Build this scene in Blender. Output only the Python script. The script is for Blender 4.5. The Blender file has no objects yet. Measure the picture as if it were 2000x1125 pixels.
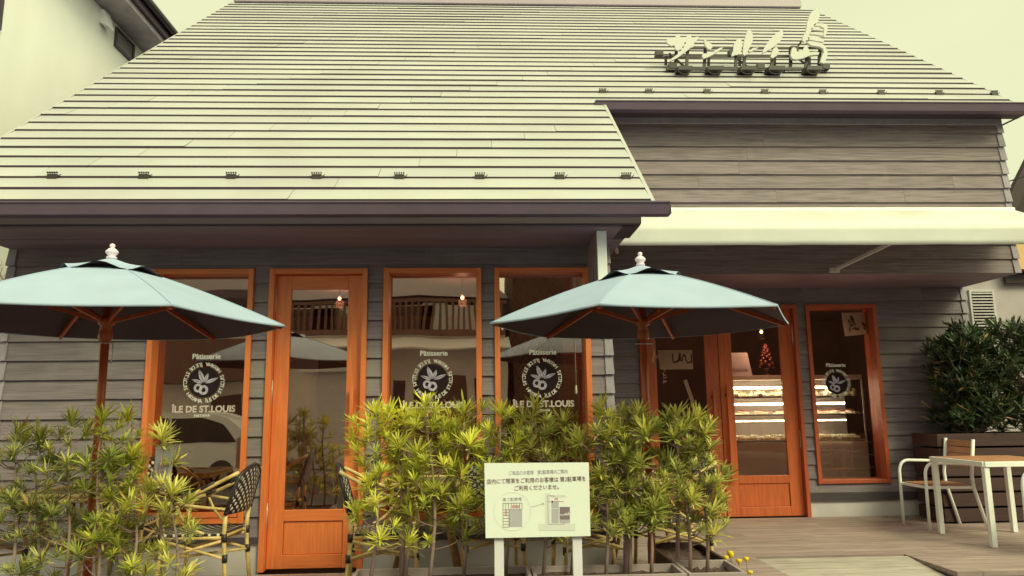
import bpy, math, random
from mathutils import Vector, Matrix
R = math.radians
sc = bpy.context.scene
col = sc.collection

# ------------------------------------------------------------------ camera
YAW, PITCH, ROLL, CAMH, FPX = R(2.39), R(9.35), R(-.685), 1.25, 1450.0
fwd = Vector((math.sin(YAW)*math.cos(PITCH), math.cos(YAW)*math.cos(PITCH), math.sin(PITCH)))
_rt = Vector((math.cos(YAW), -math.sin(YAW), 0)); _up = _rt.cross(fwd)
rt = _rt*math.cos(ROLL) + _up*math.sin(ROLL)
up = -_rt*math.sin(ROLL) + _up*math.cos(ROLL)
cd = bpy.data.cameras.new('camera'); cam = bpy.data.objects.new('camera', cd); col.objects.link(cam)
cd.sensor_width = 36; cd.lens = FPX/2000*36; cd.clip_start = .05; cd.clip_end = 600
M = Matrix((rt, up, -fwd)).transposed().to_4x4(); M.translation = (0, 0, CAMH)
cam.matrix_world = M
sc.camera = cam
EYE = Vector((0, 0, CAMH))
def ray(x, y): return fwd + rt*((x-1000)/FPX) - up*((y-562.5)/FPX)
def at(x, y, Y):            # survey helper: the point of the vertical plane at distance Y seen at a photo position
    d = ray(x, y); return EYE + d*(Y/d.y)
def atz(x, y, Z):           # the same on a level plane
    d = ray(x, y); return EYE + d*((Z-CAMH)/d.z)

# ------------------------------------------------------------------ world, sun, exposure
SUN_EL, SUN_AZ = R(40), R(143)
sdir = Vector((math.sin(SUN_AZ)*math.cos(SUN_EL), math.cos(SUN_AZ)*math.cos(SUN_EL), math.sin(SUN_EL)))
w = bpy.data.worlds.new('World'); sc.world = w; w.use_nodes = True
nt = w.node_tree; nt.nodes.clear()
N = nt.nodes.new
out = N('ShaderNodeOutputWorld'); bg = N('ShaderNodeBackground'); sky = N('ShaderNodeTexSky')
sky.sky_type = 'NISHITA'; sky.sun_disc = False; sky.sun_elevation = SUN_EL; sky.sun_rotation = SUN_AZ
tc = N('ShaderNodeTexCoord'); mp = N('ShaderNodeMapping'); mp.inputs['Scale'].default_value = (1, 1, 2.5)
nz = N('ShaderNodeTexNoise'); nz.inputs['Scale'].default_value = 1.6; nz.inputs['Detail'].default_value = 5
rp = N('ShaderNodeValToRGB')
rp.color_ramp.elements[0].position = .3; rp.color_ramp.elements[0].color = (8.1, 8.5, 4.9, 1)
rp.color_ramp.elements[1].position = .75; rp.color_ramp.elements[1].color = (9.2, 9.5, 5.9, 1)
mx = N('ShaderNodeMixRGB'); mx.inputs['Fac'].default_value = .94     # a closed, warm overcast lies in front of the blue
nt.links.new(tc.outputs['Generated'], mp.inputs['Vector']); nt.links.new(mp.outputs['Vector'], nz.inputs['Vector'])
nt.links.new(nz.outputs['Fac'], rp.inputs['Fac']); nt.links.new(sky.outputs['Color'], mx.inputs['Color1'])
# the overcast is brighter overhead and towards the veiled sun than low over the roofs
dt = N('ShaderNodeVectorMath'); dt.operation = 'DOT_PRODUCT'; dt.inputs[1].default_value = sdir
mr = N('ShaderNodeMapRange'); mr.inputs['From Min'].default_value = .45; mr.inputs['From Max'].default_value = 1
mr.inputs['To Min'].default_value = 1; mr.inputs['To Max'].default_value = 2.6
vs = N('ShaderNodeVectorMath'); vs.operation = 'SCALE'
nt.links.new(tc.outputs['Generated'], dt.inputs[0]); nt.links.new(dt.outputs['Value'], mr.inputs['Value'])
nt.links.new(rp.outputs['Color'], vs.inputs[0]); nt.links.new(mr.outputs[0], vs.inputs[3])
nt.links.new(vs.outputs[0], mx.inputs['Color2']); nt.links.new(mx.outputs['Color'], bg.inputs['Color'])
bg.inputs['Strength'].default_value = .1
nt.links.new(bg.outputs['Background'], out.inputs['Surface'])
sd = bpy.data.lights.new('sun', 'SUN'); sun = bpy.data.objects.new('sun', sd); col.objects.link(sun)
sd.energy = 2.3; sd.angle = R(20); sd.color = (1, .97, .52)
sun.rotation_euler = sdir.to_track_quat('Z', 'Y').to_euler()
sc.view_settings.view_transform = 'Standard'; sc.view_settings.look = 'None'
sc.view_settings.exposure = 0; sc.view_settings.gamma = 1
sc.cycles.max_bounces = 7; sc.cycles.transparent_max_bounces = 12
sc.cycles.sample_clamp_indirect = 3

# ------------------------------------------------------------------ materials
def mat(name, c, rough=.6, var=.15, scale=6, stretch=(1, 1, 1), bump=0, metal=0, island=0, spec=.5, c2=None,
        dirt=None, dirtscale=1.5, attr=None, transl=0, detail=5):
    m = bpy.data.materials.new(name); m.use_nodes = True; t = m.node_tree; L = t.links.new
    b = t.nodes['Principled BSDF']; o = t.nodes['Material Output']
    b.inputs['Roughness'].default_value = rough; b.inputs['Metallic'].default_value = metal
    b.inputs['Specular IOR Level'].default_value = spec
    tc = t.nodes.new('ShaderNodeTexCoord'); mp = t.nodes.new('ShaderNodeMapping'); mp.inputs['Scale'].default_value = stretch
    L(tc.outputs['Object'], mp.inputs['Vector'])
    n = t.nodes.new('ShaderNodeTexNoise'); n.inputs['Scale'].default_value = scale; n.inputs['Detail'].default_value = detail
    geo = t.nodes.new('ShaderNodeNewGeometry')
    if island:
        ad = t.nodes.new('ShaderNodeVectorMath'); ad.operation = 'ADD'
        sl = t.nodes.new('ShaderNodeVectorMath'); sl.operation = 'SCALE'; sl.inputs[3].default_value = 37
        cb = t.nodes.new('ShaderNodeCombineXYZ')
        for k in range(3): L(geo.outputs['Random Per Island'], cb.inputs[k])
        L(cb.outputs[0], sl.inputs[0]); L(mp.outputs[0], ad.inputs[0]); L(sl.outputs[0], ad.inputs[1]); L(ad.outputs[0], n.inputs['Vector'])
    else: L(mp.outputs[0], n.inputs['Vector'])
    r = t.nodes.new('ShaderNodeValToRGB')
    r.color_ramp.elements[0].position = .3; r.color_ramp.elements[1].position = .7
    lo = [max(0, v*(1-var)) for v in c[:3]]; hi = [min(1, v*(1+var)) for v in (c2 or c)[:3]]
    r.color_ramp.elements[0].color = (*lo, 1); r.color_ramp.elements[1].color = (*hi, 1)
    src = n.outputs['Fac']
    if attr:
        a = t.nodes.new('ShaderNodeAttribute'); a.attribute_name = attr
        r.color_ramp.elements[0].position = 0; r.color_ramp.elements[1].position = 1
        e = r.color_ramp.elements.new(.5); e.color = (lo[0]*.5+hi[0]*.30, lo[1]*.5+hi[1]*.36, lo[2]*.5+hi[2]*.35, 1)
        src = a.outputs['Fac']
    L(src, r.inputs['Fac']); cur = r.outputs['Color']
    if island:
        h = t.nodes.new('ShaderNodeHueSaturation'); ma = t.nodes.new('ShaderNodeMapRange')
        ma.inputs['To Min'].default_value = 1-island; ma.inputs['To Max'].default_value = 1+island
        L(geo.outputs['Random Per Island'], ma.inputs['Value']); L(ma.outputs[0], h.inputs['Value']); L(cur, h.inputs['Color']); cur = h.outputs['Color']
    if dirt:
        n2 = t.nodes.new('ShaderNodeTexNoise'); n2.inputs['Scale'].default_value = dirtscale; n2.inputs['Detail'].default_value = 7
        L(tc.outputs['Object'], n2.inputs['Vector'])
        r2 = t.nodes.new('ShaderNodeValToRGB'); r2.color_ramp.elements[0].position = .5; r2.color_ramp.elements[1].position = .8
        L(n2.outputs['Fac'], r2.inputs['Fac'])
        mm = t.nodes.new('ShaderNodeMixRGB'); mm.inputs['Color2'].default_value = (*dirt, 1)
        L(r2.outputs['Color'], mm.inputs['Fac']); L(cur, mm.inputs['Color1']); cur = mm.outputs['Color']
    L(cur, b.inputs['Base Color'])
    if bump:
        bp = t.nodes.new('ShaderNodeBump'); bp.inputs['Strength'].default_value = bump; bp.inputs['Distance'].default_value = .01
        L(n.outputs['Fac'], bp.inputs['Height']); L(bp.outputs[0], b.inputs['Normal'])
    if transl:
        tr = t.nodes.new('ShaderNodeBsdfTranslucent'); ms = t.nodes.new('ShaderNodeMixShader'); ms.inputs[0].default_value = transl
        L(cur, tr.inputs['Color']); L(b.outputs[0], ms.inputs[1]); L(tr.outputs[0], ms.inputs[2]); L(ms.outputs[0], o.inputs['Surface'])
    return m
def emis(name, c, s):
    m = bpy.data.materials.new(name); m.use_nodes = True; b = m.node_tree.nodes['Principled BSDF']
    b.inputs['Base Color'].default_value = (*c, 1); b.inputs['Emission Color'].default_value = (*c, 1); b.inputs['Emission Strength'].default_value = s
    return m
def glass(name, refl=.25, tint=(.85, .78, .76), wob=.0022):
    m = bpy.data.materials.new(name); m.use_nodes = True; t = m.node_tree; L = t.links.new; t.nodes.remove(t.nodes['Principled BSDF'])
    o = t.nodes['Material Output']; tr = t.nodes.new('ShaderNodeBsdfTransparent'); tr.inputs[0].default_value = (*tint, 1)
    gl = t.nodes.new('ShaderNodeBsdfGlossy'); gl.inputs['Roughness'].default_value = 0; gl.inputs['Color'].default_value = (1, .82, .72, 1)
    fr = t.nodes.new('ShaderNodeFresnel'); fr.inputs['IOR'].default_value = 1.5
    ad = t.nodes.new('ShaderNodeMath'); ad.operation = 'ADD'; ad.inputs[1].default_value = refl; ad.use_clamp = True
    n = t.nodes.new('ShaderNodeTexNoise'); n.inputs['Scale'].default_value = 1.6; n.inputs['Detail'].default_value = 1
    tc = t.nodes.new('ShaderNodeTexCoord'); L(tc.outputs['Object'], n.inputs['Vector'])
    bp = t.nodes.new('ShaderNodeBump'); bp.inputs['Strength'].default_value = 1; bp.inputs['Distance'].default_value = wob
    L(n.outputs['Fac'], bp.inputs['Height']); L(bp.outputs[0], gl.inputs['Normal'])
    ms = t.nodes.new('ShaderNodeMixShader'); L(fr.outputs[0], ad.inputs[0]); L(ad.outputs[0], ms.inputs[0])
    L(tr.outputs[0], ms.inputs[1]); L(gl.outputs[0], ms.inputs[2]); L(ms.outputs[0], o.inputs['Surface'])
    return m
def weave(name):
    m = bpy.data.materials.new(name); m.use_nodes = True; t = m.node_tree; L = t.links.new; b = t.nodes['Principled BSDF']
    uv = t.nodes.new('ShaderNodeUVMap'); sp = t.nodes.new('ShaderNodeSeparateXYZ'); L(uv.outputs[0], sp.inputs[0])
    s = []
    for k in (0, 1):
        a = t.nodes.new('ShaderNodeMath'); a.operation = 'MULTIPLY'; a.inputs[1].default_value = math.pi/.029; L(sp.outputs[k], a.inputs[0])
        q = t.nodes.new('ShaderNodeMath'); q.operation = 'SINE'; L(a.outputs[0], q.inputs[0]); s.append(q)
    p = t.nodes.new('ShaderNodeMath'); p.operation = 'MULTIPLY'; L(s[0].outputs[0], p.inputs[0]); L(s[1].outputs[0], p.inputs[1])
    g = t.nodes.new('ShaderNodeMath'); g.operation = 'GREATER_THAN'; g.inputs[1].default_value = .3; L(p.outputs[0], g.inputs[0])
    mm = t.nodes.new('ShaderNodeMixRGB'); mm.inputs['Color1'].default_value = (.03, .022, .03, 1); mm.inputs['Color2'].default_value = (.78, .74, .72, 1)
    L(g.outputs[0], mm.inputs['Fac']); L(mm.outputs[0], b.inputs['Base Color']); b.inputs['Roughness'].default_value = .45
    bp = t.nodes.new('ShaderNodeBump'); bp.inputs['Distance'].default_value = .004; L(p.outputs[0], bp.inputs['Height']); L(bp.outputs[0], b.inputs['Normal'])
    return m

SID = (.207, .168, .212)
m_sidU = mat('upper_siding', (.235, .186, .22), .75, .3, 5, (.6, 3, 11), .4, island=.05, dirt=(.27, .22, .25), dirtscale=5)
m_sid = mat('siding', SID, .75, .22, 5, (.6, 3, 11), .35, island=.08, dirt=(.27, .245, .25), dirtscale=2.6)
m_sidtrim = mat('siding_trim', (.33, .29, .38), .7, .12, 5, (3, 3, 2), .1, island=.06)
m_back = mat('wall_backing', (.05, .04, .05), .8)
m_roof = mat('roof_metal', (.475, .47, .50), .45, .05, 2.5, (1, 1, 1), .02, 0, island=.05, dirt=(.39, .37, .39), dirtscale=.8)  # pale tone carries the sky glare; the metal itself is darker
m_lip = mat('roof_lip_shade', (.062, .036, .06), .6, .1)  # same metal as the sheets, course shadow lines put into the colour
m_cap = mat('ridge_metal', (.36, .29, .38), .5, .05, 2)
m_gut = mat('gutter_metal', (.115, .078, .13), .42, .1, 3)
m_fas = mat('fascia', (.052, .035, .055), .6, .1, 3)
m_sof = mat('soffit', (.24, .17, .235), .7, .12, 2, (.4, 3, 1), .05)
m_plas = mat('plaster', (.60, .56, .62), .85, .06, 6, bump=.2, dirt=(.42, .38, .40), dirtscale=1.4)
m_flash = mat('base_flashing', (.07, .055, .075), .5, .1)
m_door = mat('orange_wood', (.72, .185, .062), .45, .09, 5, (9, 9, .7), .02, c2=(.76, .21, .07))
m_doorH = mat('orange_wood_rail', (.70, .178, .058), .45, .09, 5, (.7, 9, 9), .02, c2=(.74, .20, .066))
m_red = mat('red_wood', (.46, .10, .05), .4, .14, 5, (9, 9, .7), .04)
m_wleg = mat('umbrella_wood', (.50, .10, .04), .35, .2, 6, (8, 8, .8), .03)
m_glass = glass('window_glass')
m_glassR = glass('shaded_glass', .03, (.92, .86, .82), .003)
m_case = glass('case_glass', .01, (.97, .97, .97), .001)
m_let = mat('white_lettering', (.85, .84, .88), .5, .02)
m_let2 = mat('faded_lettering', (.60, .52, .55), .5, .05)
m_disc = mat('decal_disc', (.03, .02, .026), .95, .15, spec=.05)
m_fruit = mat('decal_fruit', (.48, .44, .62), .5, .3, 40)
m_metal = mat('hinge_metal', (.75, .68, .72), .35, .1, metal=.4)
m_dark = mat('dark_metal', (.035, .025, .03), .5, .1)
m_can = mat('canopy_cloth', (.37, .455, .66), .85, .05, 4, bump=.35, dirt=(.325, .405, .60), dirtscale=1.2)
m_can_in = mat('canopy_underside', (.085, .056, .085), .9, .05)  # darker colour on the lower faces of canopy and vent cap
m_aw = mat('awning_cloth', (.68, .69, .72), .85, .05, 2.5, (1, 1, 1), .25, dirt=(.58, .55, .52), dirtscale=1.3)
m_fin = mat('finial', (.80, .66, .82), .5, .05)
m_sign = mat('sign_white', (.90, .95, .99), .5, .015)
m_char = mat('sign_character', (.62, .62, .62), .6, .02)
m_post = mat('sign_post', (.80, .78, .90), .6, .04)
m_txt = mat('sign_text', (.20, .12, .16), .6, .05)
m_grey = mat('sign_grey', (.52, .50, .62), .6, .05)
m_pale = mat('sign_pale', (.78, .79, .84), .6, .02)
m_pink = mat('sign_pink', (.70, .38, .48), .6, .1)
m_plum = mat('sign_plum', (.26, .19, .26), .6, .05)
m_deck = mat('deck_wood', (.35, .255, .265), .72, .22, 4, (.8, 5, 5), .2, island=.12, dirt=(.43, .34, .31), dirtscale=1.3)
m_ramp = mat('ramp_wood', (.41, .355, .35), .72, .2, 5, (.8, 6, 5), .2, island=.14, dirt=(.33, .27, .26), dirtscale=2.5)
m_rampside = mat('ramp_side', (.16, .12, .15), .8, .15)
m_asph = mat('asphalt', (.10, .09, .10), .9, .2, 60, bump=.3)
m_pave = mat('pavement', (.42, .38, .42), .9, .12, 20, bump=.2)
m_cane = mat('cane', (.62, .42, .15), .42, .22, 18, (1, 1, 1), .05, c2=(.74, .55, .27))
m_caned = mat('cane_dark', (.32, .18, .08), .45, .25, 18)
m_wrap = mat('black_wrap', (.035, .025, .035), .5, .2, 60)
m_weave = weave('woven_plastic')
m_ttop = mat('table_top', (.20, .12, .07), .5, .25, 8, (1, 6, 1), .05)
m_wf = mat('white_frame', (.90, .92, .97), .4, .02)
m_slat = mat('teak_slat', (.48, .22, .13), .5, .2, 6, (5, 1, 5), .05, island=.1)
m_plb = mat('planter_wood', (.055, .024, .028), .6, .25, 4, (.8, 8, 8), .1, island=.12)
m_pl = mat('planter_grey', (.40, .32, .36), .75, .15, 4, (.8, 8, 8), .1, island=.08)
m_soil = mat('soil', (.10, .06, .06), .95, .5, 40, bump=.6)
m_bark = mat('bark', (.33, .23, .23), .85, .25, 25, (1, 1, .25), .3)
m_stake = mat('stake_wood', (.46, .31, .36), .8, .2, 12, (1, 1, .1), .15)
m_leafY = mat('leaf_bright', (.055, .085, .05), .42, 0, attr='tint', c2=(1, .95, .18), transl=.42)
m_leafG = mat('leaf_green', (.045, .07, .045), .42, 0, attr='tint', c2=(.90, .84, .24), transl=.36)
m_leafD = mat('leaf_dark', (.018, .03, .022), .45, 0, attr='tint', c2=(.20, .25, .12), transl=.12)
m_dry = mat('dry_leaf', (.42, .22, .09), .7, .3, 30)
m_cream = mat('cream_stucco', (.93, .93, .95), .9, .05, 1.2, (1, 1, .4), .1, dirt=(.85, .83, .78), dirtscale=.5)
m_nb = mat('neighbour_stucco', (.48, .42, .48), .9, .1, 2, bump=.2, dirt=(.36, .30, .33), dirtscale=1.1)
m_nbor = mat('ochre_panel', (.72, .46, .24), .8, .1, 3)
m_int = mat('interior_wall', (.30, .14, .10), .8, .2, 3)
m_intf = mat('interior_floor', (.22, .12, .10), .4, .2, 3, (1, 6, 1))
m_intd = mat('interior_dark', (.15, .08, .075), .8, .2, 3)
m_case_b = mat('case_body', (.72, .66, .62), .35, .1, 3)
m_strip = emis('strip_light', (1, .90, .60), 26)
m_bulb = emis('warm_bulb', (1, .62, .28), 9)
m_cakeA = mat('cream_cake', (.90, .80, .62), .6, .25, 60)
m_cakeB = mat('fruit_cake', (.85, .58, .32), .5, .5, 70)
m_cakeC = mat('berry', (.50, .07, .05), .35, .3, 60)
m_cakeD = mat('green_box', (.25, .42, .35), .5, .2, 30)
m_choc = mat('chocolate', (.10, .045, .035), .4, .3, 60)
m_poster = mat('poster_paper', (.95, .88, .84), .7, .06, 5)
m_ink = mat('brush_ink', (.13, .055, .05), .7, .1)
m_redball = mat('red_ball', (.17, .04, .03), .2, .2)
m_wire = mat('cable', (.03, .025, .035), .6, .1)
m_fly = mat('yellow_petal', (.95, .66, .02), .5, .1)
m_stem = mat('flower_stem', (.16, .22, .10), .6, .1)
m_base = mat('concrete_base', (.40, .37, .40), .9, .1, 20)
m_balc = mat('balcony_wood', (.16, .085, .07), .7, .2, 4, (6, 6, 1))
m_shut = mat('shutter', (.80, .76, .80), .5, .05)

# ------------------------------------------------------------------ mesh builder
def worldpos(o):
    p = Vector((0, 0, 0))
    while o is not None: p += Vector(o.location); o = o.parent
    return p
class MB:
    def __init__(s): s.v = []; s.f = []; s.mi = []; s.at = []; s.uv = {}; s.sm = []; s.a = 0.0; s.m = 0; s.smooth = False
    def add(s, vs, fs):
        b = len(s.v); s.v += [tuple(p) for p in vs]; s.at += [s.a]*len(vs)
        for f in fs: s.f.append([b+i for i in f]); s.mi.append(s.m); s.sm.append(s.smooth)
        return b
    def box(s, x0, x1, y0, y1, z0, z1):
        s.add([(x0,y0,z0),(x1,y0,z0),(x1,y1,z0),(x0,y1,z0),(x0,y0,z1),(x1,y0,z1),(x1,y1,z1),(x0,y1,z1)],
              [(0,3,2,1),(4,5,6,7),(0,1,5,4),(1,2,6,5),(2,3,7,6),(3,0,4,7)])
    def hexa(s, p):      # eight corners in box order
        s.add(p, [(0,3,2,1),(4,5,6,7),(0,1,5,4),(1,2,6,5),(2,3,7,6),(3,0,4,7)])
    def bar(s, a, b, w, h, upv=(0, 0, 1)):
        a = Vector(a); b = Vector(b); d = (b-a).normalized(); u = Vector(upv)
        if abs(d.dot(u)) > .98: u = Vector((0, 1, 0))
        sd = d.cross(u).normalized()*w/2; u = sd.cross(d).normalized()*h/2
        s.hexa([a-sd-u, a+sd-u, b+sd-u, b-sd-u, a-sd+u, a+sd+u, b+sd+u, b-sd+u])
    def tube(s, pts, r, n=8, cap=True):
        pts = [Vector(p) for p in pts]; rs = r if isinstance(r, (list, tuple)) else [r]*len(pts)
        vs = []; ref = None
        for i, p in enumerate(pts):
            d = (pts[min(i+1, len(pts)-1)] - pts[max(i-1, 0)]).normalized()
            if ref is None:
                ref = Vector((0, 0, 1)) if abs(d.z) < .9 else Vector((1, 0, 0))
            u = (ref - d*ref.dot(d)).normalized(); ref = u; v = d.cross(u)
            for k in range(n):
                a = 2*math.pi*k/n; vs.append(p + (u*math.cos(a)+v*math.sin(a))*rs[i])
        fs = []
        for i in range(len(pts)-1):
            for k in range(n): fs.append((i*n+k, i*n+(k+1) % n, (i+1)*n+(k+1) % n, (i+1)*n+k))
        if cap: fs.append(tuple(range(n-1, -1, -1))); fs.append(tuple((len(pts)-1)*n+k for k in range(n)))
        sm = s.smooth; s.smooth = True; s.add(vs, fs); s.smooth = sm
    def lathe(s, prof, c, n=16):
        vs = []; fs = []
        for r, z in prof:
            for k in range(n):
                a = 2*math.pi*k/n; vs.append((c[0]+r*math.cos(a), c[1]+r*math.sin(a), c[2]+z))
        for i in range(len(prof)-1):
            for k in range(n): fs.append((i*n+k, i*n+(k+1) % n, (i+1)*n+(k+1) % n, (i+1)*n+k))
        fs.append(tuple(range(n-1, -1, -1))); fs.append(tuple((len(prof)-1)*n+k for k in range(n)))
        sm = s.smooth; s.smooth = True; s.add(vs, fs); s.smooth = sm
    def ball(s, c, r, n=8, sz=1):
        s.lathe([(max(.0005, r*math.sin(math.pi*i/6)), -sz*r*math.cos(math.pi*i/6)) for i in range(7)], c, n)
    def plate(s, poly, fr, th):  # polygon (a,b) -> fr(a,b,d) with thickness th
        n = len(poly); vs = [fr(a, b, 0) for a, b in poly]+[fr(a, b, th) for a, b in poly]
        s.add(vs, [tuple(range(n)), tuple(range(2*n-1, n-1, -1))]+[(i, (i+1) % n, n+(i+1) % n, n+i) for i in range(n)])
    def grid(s, fn, nu, nv, uvf=None):
        vs = [fn(i/nu, j/nv) for j in range(nv+1) for i in range(nu+1)]
        fs = [(j*(nu+1)+i, j*(nu+1)+i+1, (j+1)*(nu+1)+i+1, (j+1)*(nu+1)+i) for j in range(nv) for i in range(nu)]
        sm = s.smooth; s.smooth = True; b = s.add(vs, fs); s.smooth = sm
        if uvf:
            for j in range(nv+1):
                for i in range(nu+1): s.uv[b+j*(nu+1)+i] = uvf(i/nu, j/nv)
    def mesh_at(s, tm, mat4):
        s.add([mat4 @ Vector(p) for p in tm[0]], tm[1])
    def build(s, name, mats, parent=None, solid=0, bevel=0, attr=None):
        me = bpy.data.meshes.new(name); off = worldpos(parent)
        me.from_pydata([tuple(Vector(p)-off) for p in s.v], [], s.f)
        for m in (mats if isinstance(mats, (list, tuple)) else [mats]): me.materials.append(m)
        me.polygons.foreach_set('material_index', s.mi); me.polygons.foreach_set('use_smooth', s.sm)
        if attr:
            a = me.attributes.new(attr, 'FLOAT', 'POINT'); a.data.foreach_set('value', s.at)
        if s.uv:
            l = me.uv_layers.new(name='UVMap')
            for lp in me.loops: l.data[lp.index].uv = s.uv.get(lp.vertex_index, (0, 0))
        me.update()
        o = bpy.data.objects.new(name, me); col.objects.link(o); o.parent = parent
        if solid: q = o.modifiers.new('thickness', 'SOLIDIFY'); q.thickness = solid; q.offset = 0
        if bevel: q = o.modifiers.new('bevel', 'BEVEL'); q.width = bevel; q.segments = 2; q.limit_method = 'ANGLE'
        return o
def tag(o, label=None, cat=None, group=None, kind=None):
    if label: o['label'] = label
    if cat: o['category'] = cat
    if group: o['group'] = group
    if kind: o['kind'] = kind
    return o
def thing(name, label, cat, loc=(0, 0, 0), group=None):
    o = bpy.data.objects.new(name, None); col.objects.link(o); o.location = loc; o.empty_display_size = .1
    return tag(o, label, cat, group)
def dup(root, loc, rz=0, label=None):
    def cp(o, par):
        c = o.copy(); col.objects.link(c); c.parent = par
        for ch in list(kids.get(o.name, [])): cp(ch, c)
        return c
    kids = {}
    def walk(o):
        kids[o.name] = list(o.children)
        for ch in o.children: walk(ch)
    walk(root); r = cp(root, None); r.location = loc; r.rotation_euler = (0, 0, rz)
    if label: r['label'] = label
    return r

_tc = {}
def text(s, size=1, bold=0):
    k = (s, bold)
    if k not in _tc:
        cu = bpy.data.curves.new('lettering', 'FONT'); cu.body = s; cu.align_x = 'CENTER'; cu.align_y = 'CENTER'; cu.offset = bold; cu.resolution_u = 3
        cu.extrude = .03
        o = bpy.data.objects.new('lettering', cu); col.objects.link(o)
        bpy.context.view_layer.update(); dg = bpy.context.evaluated_depsgraph_get()
        me = bpy.data.meshes.new_from_object(o.evaluated_get(dg))
        _tc[k] = ([v.co.copy() for v in me.vertices], [tuple(p.vertices) for p in me.polygons])
        bpy.data.objects.remove(o); bpy.data.curves.remove(cu); bpy.data.meshes.remove(me)
    return _tc[k]
def face_cam(x, y, z, size, rot=0, xs=1):   # text standing in an XZ plane, read from -Y
    return Matrix.Translation((x, y, z)) @ Matrix.Rotation(R(90), 4, 'X') @ Matrix.Rotation(rot, 4, 'Z') @ Matrix.Diagonal((size*xs, size, .03, 1))

# ================================================================== GROUND
YL, YR, YU = 6.30, 8.70, 7.76
XL, XC, XR = -3.95, 1.09, 5.85
mb = MB(); mb.box(-80, 80, -70, 120, -.6, -.2); g = mb.build('ground', m_asph); tag(g, kind='structure')
mb = MB(); mb.box(-30, 30, -4.9, -3.4, -.196, -.08); tag(mb.build('pavement', m_pave), kind='structure')
mb = MB(); rng = random.Random(3)
y = 4.30; k = 0
while y < 8.69:
    y1 = min(y+.142, 8.695)
    xs = [-4.6]; 
    while xs[-1] < 6.9: xs.append(xs[-1]+2.2+rng.random()*1.5)
    for a, b in zip(xs, xs[1:]):
        segs = [(a, min(b, 7.0))]
        if y1 > YL: segs = [(max(a, XC+.0), b)] if b > XC else []
        if y < 6.43:      # ramp notch and the free right platform
            ns = []
            for p, q in segs:
                if p < 2.3: ns.append((p, min(q, 2.3)))
                if q > 3.59 and y > 5.7: ns.append((max(p, 3.59), q))
            segs = ns
        for p, q in segs:
            if q-p > .05: mb.box(p+.002, q-.002, y+.003, y1-.003, -.035, 0)
    y += .146; k += 1
deck = mb.build('deck', m_deck); tag(deck, kind='structure')
mb = MB(); mb.box(-4.6, 2.29, 4.32, 6.29, -.198, -.04); mb.box(2.29, 7, 6.45, 8.69, -.198, -.041); mb.box(3.60, 7, 5.75, 6.45, -.198, -.04); mb.box(XC, 2.29, 6.29, 8.69, -.198, -.042)
tag(mb.build('deck_base', m_rampside), kind='structure')
mb = MB()
for i in range(12):      # ramp boards
    t0, t1 = i/12, (i+1)/12
    ya, yb = 6.425-t0*1.7, 6.425-t1*1.7+.010; za, zb = -.004-t0*.17, -.004-t1*.17
    mb.hexa([(2.305,yb,zb-.03),(3.585,yb,zb-.03),(3.585,ya,za-.03),(2.305,ya,za-.03),(2.305,yb,zb),(3.585,yb,zb),(3.585,ya,za),(2.305,ya,za)])
tag(mb.build('ramp', m_ramp), kind='structure')

# ================================================================== SHOP BUILDING
B = thing('patisserie_building', 'pastry shop clad in dark grey boards under a long pale metal roof, orange wooden doors', 'building', (0, 8, 0))
rng = random.Random(11)
def boards(x0, x1, Y, z0, z1, openings, name, trimL=False, trimR=False, mt=None):
    mb = MB(); n = round((z1-z0)/.16); p = (z1-z0)/n
    for k in range(n):
        a, b = z0+k*p, z0+(k+1)*p
        segs = [(x0, x1)]
        for (ox0, ox1, oz0, oz1) in openings:
            if b > oz0+.02 and a < oz1-.02:
                ns = []
                for s0, s1 in segs:
                    if ox1 <= s0 or ox0 >= s1: ns.append((s0, s1)); continue
                    if ox0 > s0: ns.append((s0, ox0))
                    if ox1 < s1: ns.append((ox1, s1))
                segs = ns
        for (ox0, ox1, oz0, oz1) in openings:
            for za, zb in ((max(a, oz1-.001), b), (a, min(b, oz0+.001))):
                if zb-za > .012 and not (b <= oz0+.02 or a >= oz1-.02) :
                    f = lambda z: Y-.030+.021*(z-a)/(b-a)
                    mb.hexa([(ox0,f(za),za),(ox1,f(za),za),(ox1,Y-.001,za),(ox0,Y-.001,za),(ox0,f(zb),zb),(ox1,f(zb),zb),(ox1,Y-.001,zb),(ox0,Y-.001,zb)])
        for s0, s1 in segs:
            cuts = [s0]
            if s1-s0 > 2:
                c = s0+.4+rng.random()*1.8
                while c < s1-.4: cuts.append(c); c += 1.4+rng.random()*2
            cuts.append(s1)
            for u, v in zip(cuts, cuts[1:]):
                j = rng.random()*.002
                mb.hexa([(u+.001,Y-.030-j,a),(v-.001,Y-.030-j,a),(v-.001,Y-.001,a),(u+.001,Y-.001,a),
                         (u+.001,Y-.009,b),(v-.001,Y-.009,b),(v-.001,Y-.001,b),(u+.001,Y-.001,b)])
    mb.build(name, mt or m_sid, B)
    for on, xx, sg in ((trimL, x0, -1), (trimR, x1, 1)):
        tr = MB()
        for k in range(n):
            a, b = z0+k*p+.002, z0+(k+1)*p-.002
            if on:
                xa, xb = sorted((xx+sg*.002, xx+sg*.022)); xc, xd = sorted((xx-sg*.045, xx+sg*.022))
                tr.hexa([(xc-.006 if sg<0 else xc,Y-.045,a),(xd+(.006 if sg>0 else 0),Y-.045,a),(xd+(.006 if sg>0 else 0),Y-.033,a),(xc-.006 if sg<0 else xc,Y-.033,a),
                         (xc,Y-.020,b),(xd,Y-.020,b),(xd,Y-.011,b),(xc,Y-.011,b)])
                tr.hexa([(xa,Y-.032,a),(xb,Y-.032,a),(xb,Y+.09,a),(xa,Y+.09,a),(xa,Y-.010,b),(xb,Y-.010,b),(xb,Y+.09,b),(xa,Y+.09,b)])
        if on: tr.build('corner_trim', m_sidtrim, B)
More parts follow.
